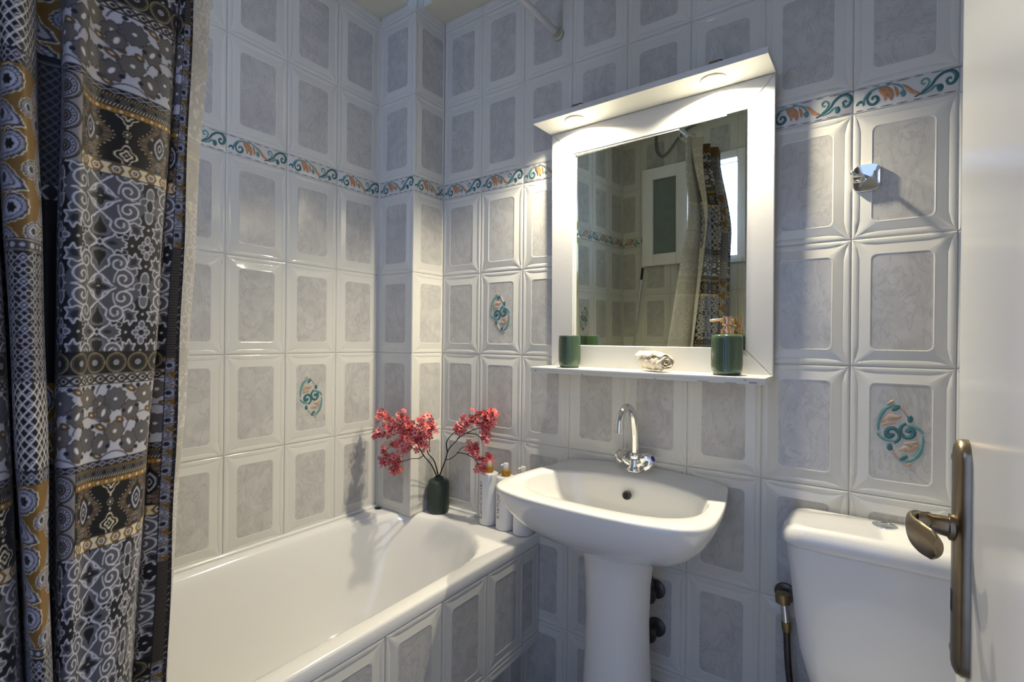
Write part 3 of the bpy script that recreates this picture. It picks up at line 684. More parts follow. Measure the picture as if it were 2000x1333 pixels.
for lx, ly in LAMPS:
    dlm = empty('downlight', (0, 0, 0)); dlm.parent = ms; dlm.location = (lx, ly, FH)
    lathe('lamp_ring', [(.0262, .004), (.0335, .0004), (.0338, -.0012), (.0320, -.0028), (.0270, -.0030), (.0250, -.0010), (.0235, .0030), (.0205, .0125), (.0205, .0150)], M_RINGL, dlm, 40, cap=False)
    lathe('lamp_bulb', [(.0203, .0106), (.0150, .0096), (.0, .0088)], M_BULB, dlm, 32)
    lathe('lamp_can', [(.0255, .016), (.0230, .030), (.0120, .042), (.0, .042)], M_DMETAL, dlm, 24)
    box('lamp_clip', (-.012, -.006, .030), (.010, .006, .050), M_BRASS, dlm, .003)
    tube('lamp_cable', catmull([(.004, 0, .046), (.018, .008, .052), (.032, .03, .038), (.038, .05, .016)], 5), .0016, M_DMETAL, dlm, 8)
    sl = bpy.data.lights.new('lamp_light', 'AREA'); sl.shape = 'DISK'; sl.size = .036; sl.energy = LAMP_W; sl.color = LAMP_COL
    so = bpy.data.objects.new('lamp_light', sl); COL.objects.link(so); so.parent = dlm; so.location = (0, 0, .0080)

def on_shelf(x, y): return MM @ Vector((x, y, .0037))
SROT = MM.to_3x3().to_4x4()
def shelf_thing(name, x, y, rz=0):
    return empty(name, mtx=Matrix.Translation(on_shelf(x, y)) @ SROT @ Matrix.Rotation(rz, 4, 'Z'))
# ribbed green tumbler and soap dispenser
def ribbed(prof, n=144, ribs=48, amp=.0007, zr=(0, 1)):
    L = []
    for r, z in prof:
        k = amp if zr[0] < z < zr[1] else 0
        L.append([((r+k*math.cos(ribs*2*PI*j/n))*math.cos(2*PI*j/n), (r+k*math.cos(ribs*2*PI*j/n))*math.sin(2*PI*j/n), z) for j in range(n)])
    return L
cu = shelf_thing('tumbler', .104, -.054); tag(cu, 'ribbed glossy green tumbler standing at the left end of the mirror shelf', 'tumbler')
loft('tumbler_body', ribbed([(.020, .0), (.029, .0005), (.0325, .004), (.0345, .010), (.0350, .03), (.0352, .07), (.0352, .1005), (.0350, .1035), (.0340, .1048), (.0328, .1035), (.0322, .098), (.0315, .02), (.0270, .008), (.012, .007)], zr=(.012, .10)), M_GREEN, cu, cap0=True, cap1=True)
ds = shelf_thing('soap_dispenser', .591, -.056); tag(ds, 'green ribbed soap dispenser with rose gold pump at the right of the mirror shelf', 'soap dispenser')
loft('dispenser_body', ribbed([(.022, .0), (.033, .0005), (.0365, .004), (.0385, .011), (.0390, .03), (.0390, .098), (.0384, .1045), (.0360, .1080), (.028, .1090), (.016, .1092)], zr=(.013, .10)), M_GREEN, ds, cap0=True, cap1=True)
lathe('pump_collar', [(.0162, .109), (.0166, .1100), (.0166, .1225), (.0160, .1236), (.0118, .1238), (.0116, .1275), (.0075, .128), (.0070, .1300)], M_ROSE, ds, 40)
pf = lathe('pump_head', [(.0070, .128), (.0070, .1325), (.0122, .1340), (.0128, .1352), (.0128, .1555), (.0118, .1575), (.0, .1580)], M_ROSE, ds, 40)
spd = Matrix.Rotation(math.radians(172), 3, 'Z')
tube('pump_spout', [spd @ Vector(p) for p in [(.010, 0, .1485), (.026, 0, .1485), (.040, 0, .1475), (.046, 0, .1462)]], [.0040, .0036, .0032, .0028], M_ROSE, ds, 14)

# rolled cream face cloth
fc = shelf_thing('face_cloth', .394, -.058, math.radians(-30)); tag(fc, 'rolled crumpled cream face cloth lying in the middle of the mirror shelf', 'face cloth')
nr, nl = 96, 26; V = []; Fq = []
for i in range(nl):
    t = i/(nl-1); x = (t-.5)*.098; env = .86+.18*math.sin(PI*t)**.6
    for j in range(nr):
        a = j/(nr-1)*2*PI*3.2; r = .0045+.0240*(j/(nr-1))**.85; r *= env
        nz = .0016*math.sin(7*t*PI+a*2.1)+.0014*math.sin(13*t+a*5.3)+.0012*math.sin(31*t+a*3.7)
        r += nz*(.4+.6*j/(nr-1))
        V.append((x+.0035*math.sin(a*1.7+3*t)*(1 if i in (0, nl-1) else .3), r*math.cos(a+1.1)*1.08, .0285+r*math.sin(a+1.1)*.92))
for i in range(nl-1):
    for j in range(nr-1): q = i*nr+j; Fq.append((q, q+1, q+nr+1, q+nr))
roll = mesh('cloth_roll', V, Fq, M_CLOTH, fc); sm = roll.modifiers.new('thick', 'SOLIDIFY'); sm.thickness = .0016
V = []; Fq = []                                       # loose ruffled flap over the top and left end
nu, nv = 40, 16
for i in range(nu):
    for j in range(nv):
        u = i/(nu-1)*.72; v = j/(nv-1); a = .45+v*2.2; r = .0285+.003*math.sin(u*19+v*3)+.0022*math.sin(u*37+v*9)+.0015*math.sin(v*21+u*5)
        V.append(((u-.62)*.094, r*math.cos(a)*1.02-.001, .0300+r*math.sin(a)*.93))
for i in range(nu-1):
    for j in range(nv-1): q = i*nv+j; Fq.append((q, q+1, q+nv+1, q+nv))
fp = mesh('cloth_flap', V, Fq, M_CLOTH, fc); sm = fp.modifiers.new('thick', 'SOLIDIFY'); sm.thickness = .0016

# ------------------------------------------------------------------ robe hook
hk = empty('robe_hook', (1.429, 0, 1.660)); tag(hk, 'chrome square robe hook stuck to the tiles right of the mirror', 'hook')
def yl(hx, hz_, r, y): return [(a, y, b) for a, b, _ in rrect(0, 0, hx, hz_, r, 0, 8, 4)]
loft('hook_plate', [yl(.028, .0335, .016, -.0005), yl(.028, .0335, .016, -.007), yl(.0268, .0322, .0155, -.0088), yl(.0225, .028, .013, -.0078), yl(.015, .02, .009, -.0062)], M_CHROME, hk, cap0=True, cap1=True, sharp=50)
tube('hook_peg', catmull([(0, -.006, .002), (-.006, -.022, .001), (-.016, -.034, 0), (-.024, -.040, .001), (-.028, -.042, .006)], 5), [.0042]*21, M_CHROME, hk, 14)
lathe('peg_tip', [(.0, -.006), (.004, -.0045), (.0055, 0), (.004, .0045), (.0, .006)], M_CHROME, hk, 16, (-.028, -.042, .006))

# drill hole plugs in two tiles under the mirror unit
for x_, z_ in ((.432, .897), (.432, .878), (1.273, .905), (1.273, .883)):
    o = disc_obj('wall_plug', (x_, .0008, z_), (0, -1, 0), [(.0035, 0), (.0034, .0016), (.0018, .0022), (.0, .0014)], M_PAINT, None, 12)
    o.name = 'wall_plug'; tag(o, 'tiny white screw plug in a tile of the %s pair under the mirror, %s' % (('left' if x_ < 1 else 'right'), ('upper' if z_ > .89 else 'lower')), 'screw plug')

# ------------------------------------------------------------------ vase with blossom branches, bottles on the bath corner
DZ = bz+.0012
vs_ = empty('vase', (.047, -.060, DZ)); tag(vs_, 'small squat dark green vase on the bath corner by the pillar', 'vase')
lathe('vase_body', [(.028, .0), (.036, .0005), (.0405, .004), (.0420, .012), (.0422, .06), (.0420, .112), (.0400, .1225), (.034, .1275), (.020, .129), (.0185, .131), (.0180, .138), (.0165, .139), (.0150, .137), (.0150, .06), (.0, .055)], M_MGREEN, vs_, 48)
LB = [[(.042, -.066, .703), (.065, -.120, .762), (.085, -.184, .821), (.105, -.234, .867), (.075, -.237, .910), (.032, -.237, .928), (-.022, -.237, .931), (-.099, -.237, .952)],
      [(.049, -.065, .705), (.092, -.133, .784), (.111, -.180, .830), (.126, -.223, .870), (.114, -.237, .885), (.063, -.237, .891), (0, -.237, .908)],
      [(.113, -.179, .831), (.155, -.225, .882), (.163, -.237, .926), (.160, -.237, .959)],
      [(.082, -.179, .815), (.059, -.180, .799), (.044, -.201, .797), (.018, -.237, .795), (-.014, -.237, .801), (-.062, -.237, .777)],
      [(.018, -.237, .795), (-.004, -.237, .773), (-.026, -.237, .745)], [(.091, -.200, .836), (.081, -.230, .848), (.020, -.237, .856), (-.037, -.237, .848), (-.086, -.237, .807)],
      [(.075, -.237, .910), (.062, -.237, .936), (.031, -.237, .960)], [(.032, -.237, .915), (-.032, -.237, .904), (-.115, -.237, .883)], [(.126, -.223, .870), (.123, -.237, .915), (.119, -.237, .948)]]
RB = [[(.051, -.062, .705), (.090, -.068, .778), (.102, -.070, .805), (.120, -.072, .837), (.153, -.072, .868), (.181, -.072, .907), (.204, -.072, .944), (.243, -.072, .966), (.271, -.072, .977)],
      [(.102, -.070, .805), (.097, -.072, .843), (.111, -.072, .870), (.137, -.072, .893), (.164, -.072, .918), (.184, -.072, .949)],
      [(.153, -.072, .868), (.199, -.072, .894), (.244, -.072, .914), (.280, -.072, .924), (.299, -.072, .943), (.295, -.072, .971), (.325, -.072, .974)],
      [(.199, -.072, .894), (.244, -.072, .895), (.286, -.072, .887), (.299, -.072, .912)], [(.204, -.072, .944), (.258, -.072, .939), (.306, -.072, .961)],
      [(.090, -.068, .778), (.115, -.069, .784), (.152, -.072, .815), (.179, -.072, .836), (.205, -.072, .848), (.245, -.072, .849)],
      [(.152, -.072, .815), (.194, -.072, .816), (.240, -.072, .801), (.262, -.072, .785), (.274, -.072, .772)], [(.206, -.072, .816), (.234, -.072, .828), (.245, -.072, .841)],
      [(.240, -.072, .801), (.273, -.072, .810), (.306, -.072, .819)]]
def blossom_mesh(mi):
    V = [(0, 0, 0)]; F = []; fm = []
    for k in range(5):
        a = 2*PI*k/5
        def p(r, da, z): return (r*math.cos(a+da), r*math.sin(a+da), z)
        b = len(V); V += [p(.0016, 0, .0006), p(.0050, -.60, .0024), p(.0084, -.42, .0040), p(.0094, 0.0, .0034), p(.0084, .42, .0040), p(.0050, .60, .0024), p(.0056, 0, .0014)]
        for q in ((b, b+1, b+6), (b+1, b+2, b+6), (b+2, b+3, b+6), (b+3, b+4, b+6), (b+4, b+5, b+6), (b+5, b, b+6)): F.append(q); fm.append(0)
    b = len(V)
    V += [(.0019*math.cos(2*PI*k/6), .0019*math.sin(2*PI*k/6), .0012) for k in range(6)]+[(0, 0, .0032)]
    for k in range(6): F.append((b+k, b+(k+1) % 6, b+6)); fm.append(1)
    me = bpy.data.meshes.new('blossom'); me.from_pydata(V, [], F); me.materials.append(M_BL[mi]); me.materials.append(M_BLC)
    me.polygons.foreach_set('material_index', fm); me.polygons.foreach_set('use_smooth', [True]*len(F)); me.update(); return me
BLM = [blossom_mesh(i) for i in range(3)]
camdir = (CAM-Vector((.1, -.15, .85))).normalized()
def branch(label, stems, nb, start, dep, ymax):
    e = empty('blossom_branch', stems[0][0]); tag(e, label, 'branch')
    V, F = [], []; inv = Vector(stems[0][0]); paths = []
    for si, s in enumerate(stems):
        P = catmull([Vector(p)+Vector((rng.normal(0, .002), rng.normal(0, dep*.25) if 0 < i < len(s) and si else 0, rng.normal(0, .002))) if i > 1 else Vector(p) for i, p in enumerate(s)], 5)
        for p in P: p.y = min(p.y, ymax(p.x))
        paths.append(P)
        n = len(P); r0 = .0028 if si < 2 else .0019
        tube_geo([p-inv for p in P], [r0+(.0009-r0)*i/(n-1) for i in range(n)], 6, V, F)
    # short twigs
    pts = []
    for si, P in enumerate(paths):
        n = len(P); a = int(n*start[si])
        for i in range(a, n): pts.append((P[i], (P[i]-P[i-1]).normalized()))
    tips = []
    for k in range(nb):
        p, t = pts[int(rng.integers(len(pts)))]
        d = Vector(rng.normal(0, 1, 3)); d = (d+t*.6).normalized(); ln = rng.uniform(.006, .028)
        q = p+Vector((d.x*ln, d.y*ln*dep*40, d.z*ln)); q.y = min(q.y, ymax(q.x))
        if rng.random() < .45: tube_geo([p-inv, (p.lerp(q, .5)+Vector((0, 0, .001)))-inv, q-inv], [.0010, .0009, .0007], 4, V, F)
        tips.append((q, d))
    mesh('stem', V, F, M_STEM, e)
    for q, d in tips:
        ob = bpy.data.objects.new('blossom', BLM[int(rng.choice(3, p=[.45, .33, .22]))])
        face = (camdir*.75+Vector(rng.normal(0, .62, 3))+d*.35+Vector((0, 0, .25))).normalized()
        ob.matrix_world = Matrix.Translation(q-inv) @ face.to_track_quat('Z', 'Y').to_matrix().to_4x4() @ Matrix.Rotation(rng.uniform(0, 6), 4, 'Z') @ Matrix.Scale(rng.uniform(1.05, 1.6), 4)
        link(ob, e)
    return e
branch('thick spray of coral pink blossom leaning left out of the green vase', LB, 290, [.52, .58, .45, .62, .3, .25, .1, .05, .25], .022, lambda x: -.182 if x < .02 else -.06)
branch('thin arching spray of coral pink blossom leaning right out of the green vase', RB, 160, [.55, .6, .45, .55, .3, .72, .62, .4, .4], .010, lambda x: -.02)

def bottle(x, y, rz, label, txt, h=.190, r=.0355):
    e = empty('bottle', (x, y, DZ)); tag(e, label, 'bottle', 'white toiletry bottles on the bath corner')
    lathe('bottle_body', [(r-.006, 0), (r-.001, .0015), (r, .005), (r, h-.006), (r-.001, h-.002), (r-.004, h), (.017, h+.001), (.0, h+.001)], M_BOTW, e, 44)
    lathe('pump_collar', [(.0145, h+.0012), (.0165, h+.002), (.0165, h+.018), (.0150, h+.024), (.0125, h+.026), (.0, h+.026)], M_AMBER, e, 28)
    lathe('pump_button', [(.0098, h+.0255), (.0102, h+.028), (.0100, h+.044), (.0085, h+.0475), (.0, h+.0485)], M_BOTW, e, 24)
    tube('pump_nozzle', [(math.cos(rz)*.006, math.sin(rz)*.006, h+.041), (math.cos(rz)*.019, math.sin(rz)*.019, h+.0395)], [.0045, .0036], M_BOTW, e, 10)
    if txt:
        cu_ = bpy.data.curves.new('lettering', 'FONT'); cu_.body = txt; cu_.size = .026; cu_.extrude = 0; cu_.align_x = 'CENTER'; cu_.align_y = 'CENTER'; cu_.space_character = 1.1
        tmp = bpy.data.objects.new('lettering', cu_); COL.objects.link(tmp)
        dg = bpy.context.evaluated_depsgraph_get(); me = bpy.data.meshes.new_from_object(tmp.evaluated_get(dg)); bpy.data.objects.remove(tmp)
        bm = bmesh.new(); bm.from_mesh(me)
        bmesh.ops.triangulate(bm, faces=bm.faces[:])
        for v in bm.verts:                      # wrap round the bottle, reading upwards
            a = math.radians(252)+v.co.y/r*-1.0; zz = h*.49+v.co.x; rr_ = r+.0004
            v.co = (rr_*math.cos(a), rr_*math.sin(a), zz)
        bm.to_mesh(me); bm.free(); me.materials.clear(); me.materials.append(M_TEXT)
        link(bpy.data.objects.new('lettering', me), e)
    return e
bottle(.283, -.038, math.radians(214), 'white pump bottle with amber collar nearest the vase on the bath corner', 'Conditioner')
bottle(.364, -.041, math.radians(220), 'white pump bottle with amber collar standing between its two neighbours', 'Shampoo')
bottle(.443, -.044, math.radians(228), 'white pump bottle half hidden behind the washbasin edge', None)

# ------------------------------------------------------------------ curtain rod and rings
rod = empty('curtain_rod', (.545, -.001, 2.322)); tag(rod, 'white enamelled shower curtain rod fixed high on the back wall', 'curtain rod')
tube('rod_tube', [(0, -.028, 0), (-.004, -.8, .0), (-.008, YF+.03, 0)], .0105, M_ROD, rod, 18)
for yy in (-.001, YF+.006):
    s = 1 if yy > -.5 else -1
    disc_obj('rod_flange', (0 if s > 0 else -.008, yy+.0, 0), (0, -s, 0), [(.021, 0), (.0205, .006), (.0145, .010), (.0140, .032), (.0, .033)], M_RODCAP, rod, 24)
for i in range(10):
    y_ = -1.16-.043*i
    e = bpy.data.objects.new('curtain_ring', None)
    P = [(.541+.021*math.cos(a)*.8, y_+.003*math.sin(2*a), 2.307+.026*math.sin(a)) for a in [2*PI*k/20 for k in range(21)]]
    bpy.data.objects.remove(e)
    o = tube('curtain_ring', P, .0021, M_RINGW, None, 8); tag(o, 'white plastic ring holding the curtain on the rod', 'curtain ring', 'curtain rings on the rod')

# things only the mirror shows: hose near the ceiling, a leaning pole
o = tube('shower_hose', catmull([(.195, YF+.02, 2.53), (.200, YF+.035, 2.47), (.212, YF+.045, 2.41), (.245, YF+.05, 2.365), (.29, YF+.05, 2.385), (.345, YF+.045, 2.45), (.40, YF+.035, 2.50), (.47, YF+.02, 2.53)], 6), .009, M_HOSE, None, 12)
tag(o, 'dark grey looped hose hanging near the ceiling, seen in the mirror', 'hose')
pl = empty('leaning_pole', (-.03, YF+.045, .562)); tag(pl, 'thin black and chrome pole leaning in the bath corner, seen in the mirror', 'pole')
tube('pole_shaft', [(.0, 0, .006), (.072, -.004, .58), (.138, -.008, 1.11)], .0055, M_CHROME, pl, 12)
tube('pole_sleeve', [(.130, -.0075, 1.045), (.139, -.0085, 1.12)], .0075, M_BLACK, pl, 12)

# ------------------------------------------------------------------ shower curtain: patchwork print carried by the cloth mesh
RES = 1.35
class Canvas:
    def __init__(s, w, h, col):
        s.w, s.h = w, h; s.nx, s.ny = int(round(w*RES)), int(round(h*RES)); s.a = np.empty((s.ny, s.nx, 3)); s.a[:] = col; s.clip = None
    def region(s, x0, x1, y0, y1, col=None):
        s.clip = (int(x0*RES), int(x1*RES), int(y0*RES), int(y1*RES))
        if col is not None: s.a[max(0, s.clip[2]):s.clip[3], max(0, s.clip[0]):s.clip[1]] = col
    def _grid(s, x0, x1, y0, y1):
        c = s.clip or (0, s.nx, 0, s.ny)
        i0, i1 = max(c[0], int(x0*RES)-1, 0), min(c[1], int(x1*RES)+2, s.nx); j0, j1 = max(c[2], int(y0*RES)-1, 0), min(c[3], int(y1*RES)+2, s.ny)
        if i1 <= i0 or j1 <= j0: return None
        X, Y = np.meshgrid((np.arange(i0, i1)+.5)/RES, (np.arange(j0, j1)+.5)/RES); return (slice(j0, j1), slice(i0, i1)), X, Y
    def put(s, sl, cov, col):
        k = np.clip(cov, 0, 1)[..., None]; s.a[sl] = s.a[sl]*(1-k)+np.array(col)*k
    def ell(s, cx, cy, rx, ry, col, ang=0):
        R = max(rx, ry); g = s._grid(cx-R, cx+R, cy-R, cy+R)
        if g is None: return
        sl, X, Y = g; c, q = math.cos(ang), math.sin(ang); u = ((X-cx)*c+(Y-cy)*q)/rx; v = (-(X-cx)*q+(Y-cy)*c)/ry
        d = (1-np.sqrt(u*u+v*v))*min(rx, ry); s.put(sl, d*RES+.5, col)
    def poly(s, P, col, line=None, lw=1.2):
        P = np.array(P, float); g = s._grid(P[:, 0].min(), P[:, 0].max(), P[:, 1].min(), P[:, 1].max())
        if g is not None:
            sl, X, Y = g; ins = np.zeros(X.shape, bool); n = len(P)
            for i in range(n):
                x0, y0 = P[i]; x1, y1 = P[(i+1) % n]
                if y0 == y1: continue
                c = ((y0 > Y) != (y1 > Y)) & (X < (x1-x0)*(Y-y0)/(y1-y0)+x0); ins ^= c
            s.put(sl, ins.astype(float), col)
        if line is not None: s.line(list(P)+[P[0]], lw, line)
    def line(s, P, w, col):
        P = np.array(P, float); g = s._grid(P[:, 0].min()-w, P[:, 0].max()+w, P[:, 1].min()-w, P[:, 1].max()+w)
        if g is None: return
        sl, X, Y = g; D = np.full(X.shape, 1e9)
        for i in range(len(P)-1):
            a, b = P[i], P[i+1]; d = b-a; q = d@d+1e-9; t = np.clip(((X-a[0])*d[0]+(Y-a[1])*d[1])/q, 0, 1)
            D = np.minimum(D, (X-a[0]-t*d[0])**2+(Y-a[1]-t*d[1])**2)
        s.put(sl, (w/2-np.sqrt(D))*RES+.5, col)
    def sample(s, X, Y):
        i = np.clip(X*RES-.5, 0, s.nx-1.001); j = (Y*RES-.5) % s.ny
        i0 = i.astype(int); j0 = j.astype(int); fi = (i-i0)[:, None]; fj = (j-j0)[:, None]; j0 %= s.ny; j1 = (j0+1) % s.ny; i1 = np.minimum(i0+1, s.nx-1)
        return (s.a[j0, i0]*(1-fi)+s.a[j0, i1]*fi)*(1-fj)+(s.a[j1, i0]*(1-fi)+s.a[j1, i1]*fi)*fj
def cat2(P, k=4): return [(p.x, p.y) for p in catmull([(a, b, 0) for a, b in P], k)]
NAVY, INK, CHAR, GREY, LGREY, WHITE = (.045, .05, .085), (.03, .028, .03), (.10, .10, .12), (.30, .30, .34), (.62, .61, .65), (.78, .76, .76)
BRN, TAUPE, DTAUPE, GOLD, CREAM, LGOLD = (.14, .105, .075), (.36, .335, .31), (.22, .20, .19), (.52, .37, .14), (.78, .73, .62), (.66, .53, .30)

def diamonds(c, x0, x1, y0, y1, n_w=13.5, col=LGREY, bgc=INK):
    c.region(x0, x1, y0, y1, bgc); cy = (y0+y1)/2; h = (y1-y0)*.33; x = x0+n_w/2
    while x < x1+n_w:
        P = [(x-n_w*.42, cy), (x, cy-h), (x+n_w*.42, cy), (x, cy+h)]; c.line(P+[P[0]], 1.3, col); c.ell(x, cy, 1.5, 1.5, GREY); c.line([(x+n_w*.42, cy), (x+n_w*.58, cy)], .9, col); x += n_w
def stripes(c, x0, x1, y0, y1):
    h = (y1-y0)/27.0; y = y0
    def hatch(y, hh, a, b):
        c.region(x0, x1, y, y+hh, a); x = x0-8
        while x < x1+8: c.line([(x, y+hh+1), (x+3.2, y-1)], 1.2, b); x += 3.6
    hatch(y, 4*h, INK, LGOLD); y += 4*h
    c.region(x0, x1, y, y+8*h, (.24, .235, .24)); x = x0+6
    while x < x1: c.ell(x, y+4*h, 2.3, 2.6, INK); x += 15
    y += 8*h; hatch(y, 5*h, INK, CREAM); y += 5*h
    c.region(x0, x1, y, y+10*h, GOLD); c.line([(x0, y+.7), (x1, y+.7)], 1.2, INK); c.line([(x0, y+10*h-.6), (x1, y+10*h-.6)], 1.4, INK); x = x0+7
    while x < x1: c.ell(x, y+5*h, 2.0, 2.0, CREAM); c.line([(x+6, y+1.5), (x+6, y+10*h-1.5)], 1.0, LGOLD); x += 12
def medallions(c, x0, x1, y0, y1, per=42.5):
    c.region(x0, x1, y0, y1, (.055, .045, .04)); n = 3; ry = (y1-y0)/n/2; cx = (x0+x1)/2; rx = (x1-x0)/2-1
    c.region(x0, x1, y0, y1, (.50, .47, .47))
    for k in range(n):
        cy = y0+ry*(2*k+1)
        for f, col in ((.98, INK), (.92, TAUPE), (.80, LGREY), (.72, INK), (.65, LGREY), (.42, INK), (.34, TAUPE), (.18, INK), (.08, LGREY)): c.ell(cx, cy, rx*f, ry*f, col)
        for j in range(16): a = 2*PI*j/16; c.ell(cx+rx*.54*math.cos(a), cy+ry*.54*math.sin(a), 1.0, 1.3, INK)
        for j in range(28): a = 2*PI*j/28; c.ell(cx+rx*.86*math.cos(a), cy+ry*.86*math.sin(a), .6, .7, INK)
    c.line([(x0+.5, y0), (x0+.5, y1)], 1.2, INK); c.line([(x1-.5, y0), (x1-.5, y1)], 1.2, INK)
def ogee(c, x0, x1, y0, y1, per, e0):
    c.region(x0, x1, y0, y1, (.05, .04, .035)); H = y1-y0; cy = (y0+y1)/2-H*.06
    k = -2
    while e0+k*per < x1+per:
        ex = e0+k*per
        def hw(y): return 9+8.5*math.cos((y-cy)/(H*.62)*2*PI*.80)
        y = y0
        while y < y1:                           # hatched flank on both sides of each black ogee
            w = hw(y)
            for s in (-1, 1): c.line([(ex+s*(w+1.0), y), (ex+s*(w+9.5), y+.8)], 1.05, (.60, .50, .38))
            y += 2.3
        y = y0
        while y < y1:
            w = hw(y)
            for s in (-1, 1): c.ell(ex+s*(w+12.0), y, .95, .95, CREAM)
            y += 5.0
        for f, col in ((1, LGREY), (.72, INK), (.40, LGREY), (.22, INK)):
            c.poly(cat2([(ex, cy-17*f), (ex+6.5*f, cy-8*f), (ex+8*f, cy), (ex+6.5*f, cy+8*f), (ex, cy+17*f), (ex-6.5*f, cy+8*f), (ex-8*f, cy), (ex-6.5*f, cy-8*f), (ex, cy-17*f)], 3), col)
        for s in (-1, 1):
            for t in (-1, 1): c.ell(ex+s*11.5, cy+t*9.5, 1.7, 2.0, LGREY)
        for dy in (24, 32.5): c.ell(ex, cy+dy, 2.6, 2.9, LGREY); c.ell(ex, cy+dy, 1.4, 1.6, INK)
        qx = ex+per/2
        for qy in (y0-2, y1-13):
            for f, col in ((1, CREAM), (.84, INK), (.56, CREAM), (.34, INK), (.13, CREAM)):
                P = []
                for j in range(33): a = 2*PI*j/32; r = 1+.22*math.cos(4*a); P.append((qx+11.5*f*r*math.cos(a), qy+13*f*r*math.sin(a)))
                c.poly(P, col)
        yy = (y0+y1)/2-9
        for j in range(3):
            c.ell(qx, yy-10+10*j, 1.6, 2.2, CREAM)
        for j in range(8): a = 2*PI*j/8; c.ell(qx+4.2*math.cos(a), yy+4.8*math.sin(a), .9, .9, CREAM)
        k += 1
def octagons(c, x0, x1, y0, y1, per=21.5):
    c.region(x0, x1, y0, y1, CREAM); cy = (y0+y1)/2; h = (y1-y0)*.42; x = x0+9
    while x < x1+per:
        for f, col in ((1, (.40, .29, .12)), (.64, (.72, .68, .62)), (.34, (.18, .17, .22)), (.14, CREAM)):
            c.poly([(x-9*f, cy), (x-4.5*f, cy-h*f), (x+4.5*f, cy-h*f), (x+9*f, cy), (x+4.5*f, cy+h*f), (x-4.5*f, cy+h*f)], col)
        x += per
    c.line([(x0, y0+.7), (x1, y0+.7)], 1.5, INK); c.line([(x0, y1-.7), (x1, y1-.7)], 1.6, INK)
